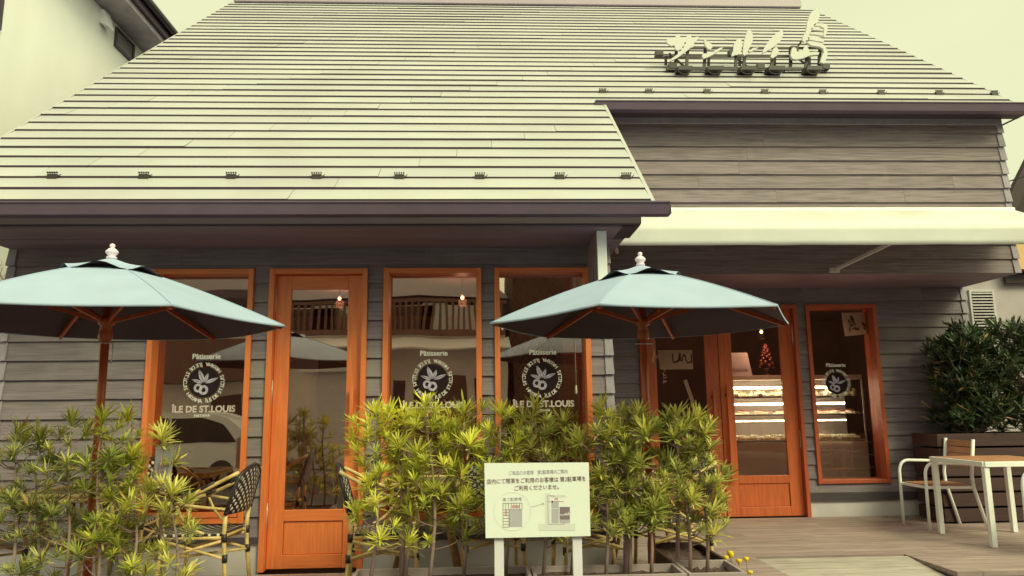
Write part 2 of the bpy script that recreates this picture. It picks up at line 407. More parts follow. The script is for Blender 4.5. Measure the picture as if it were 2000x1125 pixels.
OPL = [(-2.77,-1.92,.38,2.46), (-1.79,-.965,-.1,2.46), (-.83,0,.38,2.46), (.11,.925,.38,2.46)]
OPR = [(1.85,3.76,-.1,2.46), (3.87,4.73,.37,2.46)]
boards(XL, XC, YL, .27, 2.65, OPL, 'siding', True, True)
boards(XC, XR, YR, .27, 2.66, OPR, 'siding', False, True)
boards(1.11, XR, YU, 2.66, 4.42, [], 'siding', False, True, m_sidU)
def backing(x0, x1, Y, z0, z1, ops, th=.1):
    mb = MB(); xs = x0
    for o in sorted(ops):
        if o[0] > xs: mb.box(xs, o[0], Y, Y+th, z0, z1)
        mb.box(o[0], o[1], Y, Y+th, o[3], z1)
        if o[2] > z0: mb.box(o[0], o[1], Y, Y+th, z0, o[2])
        xs = o[1]
    mb.box(xs, x1, Y, Y+th, z0, z1); return mb
mb = backing(XL, XC, YL, .0, 2.64, OPL)
b2 = backing(XC+.1, XR, YR, .0, 2.64, OPR); mb.add(b2.v, b2.f)
mb.box(1.11, XR, YU, YU+.1, 2.70, 4.42)
mb.box(XC-.1, XC-.002, YL+.1, YR+.1, -.1, 2.64)          # return wall beside the entrance
mb.box(XL, XL+.1, YL+.1, 18.6, -.1, 2.64); mb.box(XR-.1, XR, YR+.1, 18.6, -.1, 4.4); mb.box(XR-.1, XR-.001, YU+.1, YR+.1, 2.70, 4.4); mb.box(XL+.1, XR-.1, 18.5, 18.6, -.1, 3)
mb.build('wall', m_back, B)
for a, b in ((XL+.01, -1.79), (-.965, XC-.01)):
    mb = MB(); mb.box(a, b, YL-.012, YL-.001, -.2, .225); mb.build('foundation', m_plas, B)
for a, b in ((XC+.1, 1.85), (3.76, XR-.01)):
    mb = MB(); mb.box(a, b, YR-.012, YR-.001, -.1, .18); mb.build('foundation', m_plas, B)
for a, b in ((XL, -1.79), (-.965, XC)):
    mb = MB(); mb.box(a, b, YL-.045, YL-.002, .227, .268); mb.build('base_flashing', m_flash, B)
for a, b in ((XC+.1, 1.85), (3.76, XR)):
    mb = MB(); mb.box(a, b, YR-.045, YR-.002, .182, .268); mb.build('base_flashing', m_flash, B)
# gable ends
def gable(x0, x1, Y0, Y1, z0, zt0, zt1, name='gable_wall'):
    mb = MB(); mb.hexa([(x0,Y0,z0),(x1,Y0,z0),(x1,Y1,z0),(x0,Y1,z0),(x0,Y0,zt0),(x1,Y0,zt0),(x1,Y1,zt1),(x0,Y1,zt1)]); mb.build(name, m_sid, B)
SL = math.tan(R(39.5)); Y0R, Z0R = 5.45, 2.81
def zr(Y): return Z0R + (Y-Y0R)*SL
YRID = 12.1
gable(XL, XL+.1, 5.6, YRID, 2.65, zr(5.6)-.06, zr(YRID)-.06)
gable(XC+.01, XC+.11, 5.6, YU+.05, 2.66, zr(5.6)-.06, zr(YU+.05)-.06)
gable(XR-.12, XR-.02, YU+.12, YRID, 4.40, zr(YU+.12)-.06, zr(YRID)-.06)
# soffits
mb = MB(); mb.box(XL-.02, XC, 5.56, YL-.001, 2.64, 2.655)
mb.hexa([(XL-.3,5.57,2.66),(XC+.1,5.57,2.66),(XC+.1,5.9,2.66),(XL-.3,5.9,2.66),(XL-.3,5.57,2.80),(XC+.1,5.57,2.80),(XC+.1,5.9,2.85),(XL-.3,5.9,2.85)])
mb.box(1.2, XR, YU+.001, YR-.001, 2.66, 2.68)
for yy in (5.93,): mb.box(XL-.02, XC, yy, yy+.006, 2.635, 2.6395)
mb.build('soffit', m_sof, B)
mb = MB(); mb.box(XL-.35, XC+.14, 5.50, 5.56, 2.655, 2.76); mb.hexa([(XC+.10,5.56,2.655),(XC+.145,5.56,2.655),(XC+.145,6.0,2.655),(XC+.10,6.0,2.655),(XC+.10,5.56,2.83),(XC+.145,5.56,2.83),(XC+.145,6.0,3.19),(XC+.10,6.0,3.19)]); mb.box(XC+.001, XC+.099, 5.5605, 6.0, 2.645, 2.657)
mb.box(1.2, XR+.2, 7.58, YU-.035, 4.425, 4.55)
mb.build('fascia', m_fas, B)
mb = MB(); mb.box(1.2, XR+.02, YU-.034, YU-.01, 4.36, 4.43); mb.build('frieze_board', m_sidtrim, B)
def gutter(x0, x1, Yf, z0, z1):
    mb = MB(); d = .11
    mb.hexa([(x0,Yf+.02,z0),(x1,Yf+.02,z0),(x1,Yf+d,z0),(x0,Yf+d,z0),(x0,Yf,z1),(x1,Yf,z1),(x1,Yf+.008,z1),(x0,Yf+.008,z1)])
    mb.box(x0-.006, x0, Yf+.005, Yf+d, z0, z1); mb.box(x1, x1+.006, Yf+.005, Yf+d, z0, z1)
    mb.box(x0, x1, Yf-.006, Yf+.006, z1-.012, z1+.002)
    return mb.build('gutter', m_gut, B, bevel=.004)
gutter(-4.9, 1.42, 5.34, 2.69, 2.785)
gutter(1.22, 6.35, 7.40, 4.39, 4.485)
# roof
mb = MB(); rng = random.Random(5)
NC = 37; STEP = (YRID-Y0R)/NC
lipm = []
for k in range(NC):
    ya, yb = Y0R+k*STEP, Y0R+(k+1)*STEP+.012
    za, zb = zr(ya), zr(yb)
    xa = -4.3; xb = 1.3 if yb < 7.56 else 5.9
    off = (k*.31) % 2.7
    xs = [xa]; c = xa+.15+off
    while c < xb-.5: xs.append(c); c += 2.7
    xs.append(xb)
    for p, q in zip(xs, xs[1:]):
        t = .0185+rng.random()*.005; g = .0015
        j = rng.uniform(-.003, .003)
        mb.m = 0
        mb.add([(p+g,ya-.004,za+t),(q-g,ya-.004,za+t+j),(q-g,yb,zb+.002),(p+g,yb,zb+.002)], [(0,1,2,3)])
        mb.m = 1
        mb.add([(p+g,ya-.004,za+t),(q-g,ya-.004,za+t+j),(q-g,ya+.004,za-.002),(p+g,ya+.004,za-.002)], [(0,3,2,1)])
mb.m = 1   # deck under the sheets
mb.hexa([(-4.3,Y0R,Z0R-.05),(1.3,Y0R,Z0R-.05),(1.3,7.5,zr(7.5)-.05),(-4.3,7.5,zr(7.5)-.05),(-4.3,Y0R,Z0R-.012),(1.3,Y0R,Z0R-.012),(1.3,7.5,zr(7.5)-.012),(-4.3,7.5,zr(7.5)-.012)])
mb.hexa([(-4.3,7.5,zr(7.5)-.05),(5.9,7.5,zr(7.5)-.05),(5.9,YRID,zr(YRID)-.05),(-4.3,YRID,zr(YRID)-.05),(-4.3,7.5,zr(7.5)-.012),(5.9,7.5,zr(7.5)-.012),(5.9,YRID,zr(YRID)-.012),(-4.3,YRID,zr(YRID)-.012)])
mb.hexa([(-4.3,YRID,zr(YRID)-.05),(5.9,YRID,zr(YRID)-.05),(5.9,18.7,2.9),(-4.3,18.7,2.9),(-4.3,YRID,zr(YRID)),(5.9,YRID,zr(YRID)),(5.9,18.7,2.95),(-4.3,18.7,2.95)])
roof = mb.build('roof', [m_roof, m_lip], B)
mb = MB()
def vb(x, Ya, Yb, w=.035):
    mb.hexa([(x,Ya,zr(Ya)-.05),(x+w,Ya,zr(Ya)-.05),(x+w,Yb,zr(Yb)-.05),(x,Yb,zr(Yb)-.05),(x,Ya,zr(Ya)+.012),(x+w,Ya,zr(Ya)+.012),(x+w,Yb,zr(Yb)+.012),(x,Yb,zr(Yb)+.012)])
for q in ((1.302, 5.45, 7.5, .03), (5.902, 7.5, YRID, .02), (-4.325, 5.45, YRID, .02)):
    mb = MB(); vb(*q); mb.build('verge_trim', m_roof, roof)
mb = MB(); mb.hexa([(-4.25,YRID-.10,zr(YRID)-.02),(5.72,YRID-.10,zr(YRID)-.02),(5.72,YRID+.12,zr(YRID)-.02),(-4.25,YRID+.12,zr(YRID)-.02),
                    (-4.25,YRID-.08,zr(YRID)+.22),(5.72,YRID-.08,zr(YRID)+.22),(5.72,YRID+.1,zr(YRID)+.22),(-4.25,YRID+.1,zr(YRID)+.22)])
mb.build('ridge_cap', m_cap, roof, bevel=.01)
def on_roof(px, py):
    d = ray(px, py); n = Vector((0, -SL, 1)); P0 = Vector((0, Y0R, Z0R)); t = (P0-EYE).dot(n)/d.dot(n); return EYE+d*t
for row in ([(105,347),(280,350),(451,350),(617,352),(779,353),(937,354),(1094,354),(1224,352)],
            [(1175,178),(1264,178),(1377,179),(1489,180),(1599,179),(1709,178),(1819,178),(1926,179)]):
    cy = sum(on_roof(*p).y for p in row)/8
    k = round((cy-Y0R)/STEP); yy = Y0R+k*STEP
    for p in row:
        q = on_roof(*p); x = q.x; z = zr(yy)
        mb = MB(); mb.box(x-.036, x+.036, yy-.018, yy-.010, z-.008, z+.034)
        mb.box(x-.04, x+.04, yy-.010, yy+.07, z+.028, z+.034)
        for j in range(5): mb.box(x-.04+j*.018, x-.04+j*.018+.009, yy-.020, yy-.004, z+.040, z+.052)
        mb.bar((x+.03, yy-.02, z+.0), (x+.065, yy-.005, z+.034), .006, .006)
        mb.build('snow_guard', m_dark, roof)

# ---- windows and doors
def decal(parent, x, y, z, big=True, s=1.0, face=m_let, bigtext=True):
    mb = MB()
    mb.mesh_at(text('Pâtisserie', 1, .018), face_cam(x+.01, y, z+.218*s, .062*s, 0, 1.0))
    mb.build('lettering', face, parent); mb = MB()
    seq = 'ÎLE DE ST.LOUIS  HAYAMA  '*2
    n = len(seq); a = -83
    wd = {'Î': .6, 'I': .6, '.': .5, ' ': .62, 'M': 1.25, 'L': .9}
    tot = sum(wd.get(ch, 1) for ch in seq)
    for ch in seq:
        wch = wd.get(ch, 1)*360/tot; am = a+wch/2; a += wch
        if ch != ' ':
            t = R(am); mb.mesh_at(text(ch, 1, .008), face_cam(x+.157*s*math.cos(t), y, z+.157*s*math.sin(t), .044*s, t+R(90)))
    mb.build('ring_lettering', face, parent)
    if bigtext:
        mb = MB(); mb.mesh_at(text('HAYAMA', 1, .01), face_cam(x, y, z-.275*s, .032*s)); mb.build('lettering', face, parent)
    if bigtext:
        mb = MB(); mb.mesh_at(text('ÎLE DE ST.LOUIS', 1, .035), face_cam(x+.01, y, z-.222*s, .074*s)); mb.build('lettering', m_let2, parent)
    mb = MB(); r = .128*s
    mb.add([(x+r*math.cos(2*math.pi*k/28), y+.002, z+r*math.sin(2*math.pi*k/28)) for k in range(28)], [tuple(range(28))])
    mb.build('decal_disc', m_disc, parent, solid=.0008)
    mb = MB()
    def leaf(cx, cz, ang, L, W):
        ca, sa = math.cos(R(ang)), math.sin(R(ang)); pts = []
        for t in (0, .2, .45, .7, 1, .7, .45, .2):
            pts.append(t)
        half = [(t, W*math.sin(math.pi*min(1, t*1.0)**.8)) for t in (0, .15, .35, .55, .75, 1)]
        for sg in (1, -1):     # two halves, a vein of bare disc between them
            poly = [(t*L, sg*(.0015*s+w)) for t, w in half]+[(t*L, sg*.0016*s) for t, w in reversed(half[1:-1])]
            vs = [(x+s*(cx+a*ca-b*sa), y-.001, z+s*(cz+a*sa+b*ca)) for a, b in poly]
            mb.add(vs, [tuple(range(len(vs)))])
    leaf(-.002,.00,112,.115,.019); leaf(.005,.00,70,.085,.014); leaf(-.012,-.004,160,.095,.012); leaf(.012,-.004,22,.115,.013)
    for cx, cz, rr, rin in ((-.045,-.045,.036,.017), (.0,-.062,.040,.019)):
        n = 18; vs = []
        for rad in (rr, rin):
            vs += [(x+s*(cx+rad*math.cos(2*math.pi*k/n)), y-.001-(rad==rr)*.0004*(cx==0), z+s*(cz+rad*math.sin(2*math.pi*k/n))) for k in range(n)]
        mb.add(vs, [(k, (k+1) % n, n+(k+1) % n, n+k) for k in range(n)])
    mb.build('fruit_emblem', m_fruit, parent, solid=.0006)
def window(x0, x1, z0, z1, Y, wood, woodH, gl, fw=.045, dep=.13, label=None):
    mb = MB(); a, b = Y-.05, Y+dep
    mb.box(x0, x0+fw, a, b, z0, z1); mb.box(x1-fw, x1, a, b, z0, z1)
    mb.m = 1; mb.box(x0+fw, x1-fw, a+.004, b, z1-fw, z1-.001); mb.box(x0+fw, x1-fw, a+.004, b, z0+.001, z0+fw)
    f = mb.build('window', [wood, woodH], B, bevel=.003)
    if label: f['label'] = label
    mb = MB(); mb.box(x0+fw, x1-fw, Y+.085, Y+.091, z0+fw, z1-fw); mb.build('pane', gl, f)
    return f
w1 = window(-2.77, -1.92, .38, 2.46, YL, m_door, m_doorH, m_glass)
w2 = window(-.83, 0, .38, 2.46, YL, m_door, m_doorH, m_glass)
w3 = window(.11, .925, .38, 2.46, YL, m_door, m_doorH, m_glass)
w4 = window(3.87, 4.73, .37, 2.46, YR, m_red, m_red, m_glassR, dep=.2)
mb = MB(); mb.box(.715, .775, YL+.12, YL+.16, .44, 2.40); mb.build('sash', m_door, w3)
mb = MB(); mb.tube([(.80, YL+.05, 2.38), (.803, YL+.05, 1.45)], .002, 5); mb.lathe([(.004,0),(.009,.01),(.006,.07),(.002,.075)], (.803, YL+.05, 1.38), 8); mb.build('blind_cord', m_let, w3)
mb = MB(); mb.box(-2.72, -1.97, YL-.054, YL-.01, .432, .47); mb.build('sill', m_doorH, w1)
gy = YL+.083
decal(w1, -2.335, gy, 1.51); decal(w2, -.42, gy, 1.52); decal(w3, .515, gy, 1.52); decal(w4, 4.235, YR+.083, 1.52, bigtext=False)
def door(x0, x1, Y, z1, wood, rail, gl, hinge_right, stile=.125, zg0=.47, zg1=2.29, handle='pull', labels=None):
    mb = MB(); a, b = Y+.02, Y+.062
    mb.box(x0, x0+stile, a, b, .012, z1); mb.box(x1-stile, x1, a, b, .012, z1)
    mb.m = 1; i0, i1 = x0+stile, x1-stile
    mb.box(i0, i1, a+.001, b-.001, zg1, z1-.001); mb.box(i0, i1, a+.001, b-.001, zg0-.09, zg0)
    mb.box(i0, i1, a+.001, b-.001, .013, .12)
    mb.m = 0; mb.box(i0+.004, i1-.004, a+.014, b-.012, .122, zg0-.092)
    d = mb.build('door', [wood, rail], B, bevel=.004)
    mb = MB(); mb.box(i0, i1, a+.018, a+.024, zg0, zg1); mb.build('pane', gl, d)
    hx = x1 if hinge_right else x0
    for hz in ((2.02, .78) if Y > 8 else (2.10, 1.32, .33)):
        mb = MB(); mb.tube([(hx+(.006 if hinge_right else -.006), a-.012, hz), (hx+(.006 if hinge_right else -.006), a-.012, hz+.2)], .0075, 8); mb.build('hinge', m_metal, d)
    px = x0+stile*.45 if hinge_right else x1-stile*.55
    mb = MB()
    if handle == 'pull':
        mb.box(px-.016, px+.016, a-.065, a-.035, .95, 1.45); mb.m = 1
        for q in (1.02, 1.38): mb.box(px-.02, px+.008, a-.036, a, q-.012, q+.012)
    else:
        mb.box(px-.02, px+.02, a-.07, a-.035, .42, 1.52); mb.m = 1
        for q in (.62, 1.40): mb.box(px-.022, px+.01, a-.036, a, q-.014, q+.014)
    mb.build('handle', [wood, m_dark], d, bevel=.004)
    return d
def dframe(x0, x1, z1, Y, wood, fw=.045, dep=.13):
    mb = MB(); a, b = Y-.05, Y+dep
    mb.box(x0, x0+fw, a, b, 0.002, z1); mb.box(x1-fw, x1, a, b, 0.002, z1); mb.m = 1; mb.box(x0+fw, x1-fw, a+.003, b, z1-fw, z1-.001)
    mb.build('door_frame', [wood, m_doorH if wood == m_door else wood], B, bevel=.003)
dframe(-1.79, -.965, 2.46, YL, m_door)
door(-1.742, -1.012, YL, 2.41, m_door, m_doorH, m_glass, False)
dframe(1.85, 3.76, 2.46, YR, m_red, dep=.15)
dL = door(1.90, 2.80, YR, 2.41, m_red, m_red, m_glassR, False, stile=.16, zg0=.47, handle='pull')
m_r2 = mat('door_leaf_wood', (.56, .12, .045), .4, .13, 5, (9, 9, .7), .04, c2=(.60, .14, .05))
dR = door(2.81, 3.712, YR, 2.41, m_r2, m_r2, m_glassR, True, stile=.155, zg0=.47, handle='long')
mb = MB(); mb.box(2.1, 2.73, YR+.07, YR+.074, 2.0, 2.01)
mb = MB(); mb.mesh_at(text('Pâtisserie', 1, .02), face_cam(2.125, YR+.05, 1.86, .07)); mb.build('lettering', m_let, dL)
mb = MB()
for poly in ([(0,1),(.25,.95),(.3,.6),(.8,.7),(.85,.5),(.3,.4),(.28,.1),(.6,.15),(.95,.3),(1,.1),(.5,-.05),(.1,0),(.12,.5),(0,.8)],
             [(.2,1.5),(.9,1.6),(.95,1.45),(.5,1.35),(.55,1.1),(.35,1.1),(.35,1.35),(.2,1.4)], [(0,-.2),(.3,-.4),(.8,-.3),(.9,-.6),(.4,-.7),(.1,-.9),(.0,-.6)]):
    mb.plate(poly, lambda a, b, d: (2.135+a*.05, YR+.045+d*.3, 1.60+b*.07), .01)
mb.build('lettering', m_let, dL)

# ---- interior shell
mb = MB(); mb.box(XL+.1, XC-.1, YL+.1, 12.0, -.05, -.002); mb.box(XC-.1, XR-.1, YR+.1, 12.5, -.05, -.003); mb.build('interior_floor', m_intf, B)
mb = MB(); mb.box(XL+.1, XC-.1, 10.6, 10.7, 0, 2.6); mb.box(XL+.1, XL+.15, YL+.11, 10.6, 0, 2.6); mb.box(XC-.15, XC-.1, YL+.12, 10.6, 0, 2.6)
mb.build('interior_wall', m_int, B)
mb = MB(); mb.box(XC-.1, XR-.1, 11.6, 11.7, 0, 2.6); mb.box(XR-.16, XR-.11, YR+.12, 11.6, 0, 2.6)
mb.build('interior_wall', m_intd, B)
mb = MB(); mb.box(XL+.1, XC-.1, YL+.1, 12.0, 2.6, 2.66); mb.box(XC-.1, XR-.1, YR+.1, 12.5, 2.6, 2.655); mb.build('interior_ceiling', m_intd, B)
mb = MB()    # interior door leaves and pictures
mb.box(-2.9, -2.3, 10.55, 10.59, 0, 2.0); mb.box(-3.3, -3.0, 10.56, 10.59, 1.3, 1.9)
mb.build('interior_door', m_poster, B)
# lattice screen behind the third window
ls = thing('lattice_screen', 'tall dark lattice screen of diamond openings standing behind the third window', 'screen', (.38, 6.95, 0))
mb = MB()
for i in range(-18, 8):
    for sg in (1, -1):
        pts = []
        x0 = .12 + i*.095 if sg > 0 else .70 - i*.095
        za, zb = .9, 2.5; dx = .62
        a = Vector((x0, 6.95, za)); b = Vector((x0+sg*(zb-za)*.55, 6.95, zb))
        # clip to the screen
        def clip(p, q, lo, hi):
            t0, t1 = 0, 1; dxx = q.x-p.x
            ta, tb = (lo-p.x)/dxx, (hi-p.x)/dxx
            if ta > tb: ta, tb = tb, ta
            t0, t1 = max(0, ta), min(1, tb)
            return (p+(q-p)*t0, p+(q-p)*t1) if t1 > t0 else None
        c = clip(a, b, .13, .68)
        if c: mb.bar(c[0]+Vector((0, sg*.004, 0)), c[1]+Vector((0, sg*.004, 0)), .007, .007)
mb.build('lattice', m_dark, ls)
mb = MB(); mb.box(.13, .68, 7.02, 7.04, .9, 2.52); mb.build('backing', mat('screen_backing', (.42, .19, .12), .8, .2, 3), ls)
mb = MB(); mb.box(.10, .13, 6.93, 6.97, 0, 2.55); mb.box(.68, .71, 6.93, 6.97, 0, 2.55); mb.box(.13, .68, 6.931, 6.969, 2.52, 2.549); mb.box(.13, .68, 6.93, 6.97, 0, .9)
mb.build('screen_frame', m_intd, ls)
# pendant lamps
for i, (px, py, Y, lab) in enumerate(((903, 581, 7.6, 'glowing bulb lamp hanging inside behind the second window'), (663, 583, 8.2, 'glowing bulb lamp hanging inside behind the orange door glass'),
                                      (1487, 648, 9.5, 'small lit ceiling lamp over the pastry case seen through the entrance door'))):
    p = at(px, py, Y); t = thing('pendant_lamp', lab, 'lamp', (p.x, p.y, 2.6))
    mb = MB(); mb.ball(p, .019, 10); mb.build('bulb', m_bulb, t)
    mb = MB(); mb.tube([(p.x, p.y, p.z+.06), (p.x, p.y, 2.6)], .005, 6); mb.lathe([(.02, .02), (.03, .03), (.012, .07)], p, 10); mb.build('socket', m_dark, t)
    ld = bpy.data.lights.new('lamp_light', 'POINT'); ld.energy = 9 if i < 2 else 12; ld.color = (1, .60, .36); ld.shadow_soft_size = .05
    lo = bpy.data.objects.new('lamp_light', ld); col.objects.link(lo); lo.parent = t; lo.location = (0, 0, p.z-2.6-.06)
# interior furniture
def int_table(x, y, lab):
    t = thing('cafe_table', lab, 'table', (x, y, 0)); mb = MB(); mb.box(x-.35, x+.35, y-.3, y+.3, .70, .73); mb.build('tabletop', m_red, t)
    for a in (-.3, .3):
        for b in (-.25, .25):
            mb = MB(); mb.box(x+a-.02, x+a+.02, y+b-.02, y+b+.02, 0, .70); mb.build('leg', m_red, t)
def int_chair(x, y, sg, lab):
    t = thing('wooden_chair', lab, 'chair', (x, y, 0))
    mb = MB(); mb.box(x-.2, x+.2, y-.2, y+.2, .43, .47); mb.build('seat', m_red, t)
    for a in (-.18, .18):
        for b in (-.18, .18):
            mb = MB(); mb.box(x+a-.015, x+a+.015, y+b-.015, y+b+.015, 0, .43); mb.build('leg', m_intd, t)
    mb = MB(); bx = x+sg*.19
    for q in (.55, .68, .81): mb.box(bx-.01, bx+.01, y-.19, y+.19, q, q+.06)
    mb.box(bx-.012, bx+.012, y-.21, y-.19, .47, .9); mb.box(bx-.012, bx+.012, y+.19, y+.21, .47, .9); mb.build('backrest', m_red, t)
int_table(-2.2, 7.6, 'red brown wooden table inside behind the leftmost window')
int_chair(-2.75, 7.6, -1, 'wooden chair inside on the left of the table behind the leftmost window')
int_chair(-1.6, 7.7, 1, 'wooden chair inside on the right of the table behind the leftmost window')
int_table(-.4, 7.9, 'dark wooden table inside behind the second window')

# ================================================================== DISPLAY CASE AND CAKES
cs = thing('display_case', 'glass pastry display case with three lit shelves seen through the entrance', 'display case', (4.1, 9.9, 0))
CX0, CX1, CY0, CY1 = 3.15, 4.98, 9.60, 10.15
mb = MB(); mb.box(CX0, CX1, CY0, CY1, .02, .80); mb.box(CX0, CX1, CY0+.01, CY1, 1.60, 1.66); mb.box(CX0, CX1, CY1-.03, CY1-.001, .80, 1.60)
for x in (CX0, CX1-.02): mb.box(x, x+.02, CY0, CY0+.02, .8, 1.6)
mb.build('cabinet', m_case_b, cs, bevel=.003)
mb = MB(); mb.box(CX0+.02, CX1-.02, CY0+.002, CY0+.006, .81, 1.6); mb.build('front_glass', m_case, cs)
SH = (1.385, 1.155, .83)
for z in SH:
    mb = MB(); mb.box(CX0+.01, CX1-.01, CY0+.03, CY1-.04, z-.012, z); mb.build('shelf', m_case_b if z < .9 else m_dark, cs)
for z in (1.50, 1.29, 1.075):
    mb = MB(); mb.box(CX0+.02, CX1-.36 if z > 1.4 else CX1-.25, CY0+.025, CY0+.05, z-.013 if z > 1.1 else z-.007, z+.013 if z > 1.1 else z+.007); mb.build('strip_light', m_strip, cs)
rng = random.Random(21)
def cake_a():
    t = thing('round_cake', 'small round cream cake on the top shelf of the lit pastry case', 'cake', group='cakes on the top shelf')
    mb = MB(); mb.lathe([(.030,0),(.032,.004),(.031,.034),(.022,.042)], (0,0,0), 12); mb.build('sponge', m_cakeA, t)
    mb = MB(); mb.ball((.004,0,.052), .014, 8); mb.build('topping', m_cakeB, t); return t
def cake_b():
    t = thing('wrapped_cake', 'small wrapped cake on the middle shelf of the lit pastry case', 'cake', group='cakes on the middle shelf')
    mb = MB(); mb.hexa([(-.035,-.03,0),(.035,-.03,0),(.035,.03,0),(-.035,.03,0),(-.03,-.02,.028),(.03,-.02,.022),(.03,.025,.035),(-.03,.025,.032)]); mb.build('wrapper', m_cakeA, t, bevel=.004)
    mb = MB(); mb.box(-.02,.02,-.012,.012,.031,.038); mb.build('topping', m_cakeC, t); return t
def cake_c():
    t = thing('fruit_tart', 'fruit tart on the bottom shelf of the lit pastry case', 'cake', group='tarts on the bottom shelf')
    mb = MB(); mb.lathe([(.028,0),(.038,.022),(.034,.024)], (0,0,0), 12); mb.build('crust', m_cakeB, t)
    mb = MB()
    for k in range(5): mb.ball((.018*math.cos(k*1.26), .018*math.sin(k*1.26), .032), .012, 6)
    mb.build('topping', m_cakeA, t); return t
for fn, z, ny in ((cake_a, SH[0], 2), (cake_b, SH[1], 2), (cake_c, SH[2], 3)):
    pr = fn(); first = True
    for r_ in range(ny):
        for i in range(19):
            x = CX0+.09+i*.092+rng.uniform(-.012, .012); y = CY0+.10+r_*.12+rng.uniform(-.02, .02)
            if rng.random() < .08: continue
            o = pr if first else dup(pr, (0,0,0)); first = False
            o.location = (x, y, z+.001); o.rotation_euler = (0, 0, rng.uniform(-.6, .6)); sca = rng.uniform(1.25, 1.8); o.scale = (sca, sca, rng.uniform(.8, 1.6))
def price_tag():
    mb = MB(); mb.hexa([(-.024,-.004,0),(.024,-.004,0),(.024,.010,0),(-.024,.010,0),(-.024,.004,.036),(.024,.004,.036),(.024,.007,.036),(-.024,.007,.036)]); return mb
for nm, mt, lab, grp, zz, nn in (('price_tag', m_choc, 'small dark price tag at the front of the top shelf in the lit pastry case', 'dark price tags on the top shelf', SH[0], 5),
                                 ('price_tag', m_let, 'small white price card at the front of the middle shelf in the lit pastry case', 'white price cards on the middle shelf', SH[1], 7),
                                 ('price_tag', m_poster, 'small cream price card at the front of the bottom shelf in the lit pastry case', 'price cards on the bottom shelf', SH[2], 6)):
    a = None
    for i in range(nn):
        if a is None: o = a = tag(price_tag().build(nm, mt), lab, 'price tag', grp)
        else: o = a.copy(); col.objects.link(o)
        o.location = (CX0+.14+i*1.6/nn+rng.uniform(-.04, .04), CY0+.035, zz+.001); o.rotation_euler = (0, 0, rng.uniform(-.15, .15))
# card and berry cone on the case
t = thing('greeting_card', 'pale card with a heart standing on the pastry case behind the entrance door', 'card', (3.42, 9.75, 1.66))
mb = MB(); mb.hexa([(3.22,9.70,1.661),(3.56,9.70,1.661),(3.56,9.73,1.661),(3.22,9.73,1.661),(3.25,9.76,1.97),(3.53,9.76,1.97),(3.53,9.765,1.97),(3.25,9.765,1.97)]); mb.build('board', mat('card_board', (.45, .40, .42), .8), t)
mb = MB(); mb.plate([(0,-.06),(.06,0),(.075,.035),(.05,.06),(.02,.055),(0,.03),(-.02,.055),(-.05,.06),(-.075,.035),(-.06,0)], lambda a,b,d: (3.39+a, 9.722+(b+.18)*.19-.002+d, 1.84+b), -.002); mb.build('heart', m_pink, t)
mb = MB(); mb.mesh_at(text('White Day', 1, .01), face_cam(3.39, 9.702, 1.745, .055)); mb.build('lettering', m_txt, t)
t = thing('berry_cone', 'cone of shiny red balls on a stand on the pastry case', 'ornament', (3.79, 9.78, 1.66))
mb = MB(); mb.lathe([(.06,0),(.055,.01),(.015,.03),(.012,.07),(.07,.10)], (3.79, 9.78, 1.662), 12); mb.build('stand', m_choc, t)
mb = MB(); mb.smooth = True
for k in range(34):
    h = k/34; rr = .085*(1-h)**.8; a = k*2.4; mb.ball((3.79+rr*math.cos(a), 9.78+rr*math.sin(a), 1.78+h*.30), .026-.006*h, 8)
mb.build('balls', m_redball, t)
t = tag(thing('leaning_card', 'narrow white leaflet leaning in a stand behind the left entrance door glass', 'leaflet', (2.62, 9.0, 1.2)))
p0, p1 = at(1338, 742, 9.0), at(1355, 790, 9.0)
mb = MB(); mb.bar(p0, p1, .045, .004, (0, 1, 0)); mb.build('leaflet', m_let, t)
mb = MB(); mb.box(p1.x-.03, p1.x+.03, 8.97, 9.04, .0, p1.z-.01); mb.build('stand', m_metal, t)

# ================================================================== ROOF SIGN (brush lettering) 
SA = [(215,420),(235,398),(260,390),(315,388),(318,358),(335,350),(362,352),(360,380),(425,380),(440,354),(470,350),(478,385),(545,376),(558,392),(535,412),(505,440),(500,478),(462,492),(445,510),(400,545),(330,595),(262,628),(258,620),(270,603),(330,560),(385,505),(420,445),(421,430),(408,435),(375,495),(345,520),(318,512),(303,465),(270,472),(235,448)]
NN = [[(605,412),(625,410),(655,435),(690,455),(694,480),(675,508),(645,500),(618,465)],
      [(583,572),(600,548),(640,550),(700,530),(770,490),(806,487),(775,512),(700,560),(640,590),(600,602)]]
RU = [[(888,560),(905,520),(915,450),(950,398),(985,395),(1000,450),(990,520),(960,560),(925,565),(895,580)],
      [(1003,555),(1010,480),(1020,420),(1040,350),(1055,308),(1092,315),(1110,360),(1105,420),(1080,480),(1052,530),(1045,560),(1022,570)],
      [(1066,526),(1110,492),(1166,487),(1130,512),(1075,537)]]
II = [[(1203,550),(1215,510),(1270,420),(1340,350),(1400,308),(1420,325),(1418,370),(1385,430),(1310,490),(1240,530)],
      [(1292,585),(1300,540),(1325,488),(1355,485),(1378,520),(1355,570),(1310,600)]]
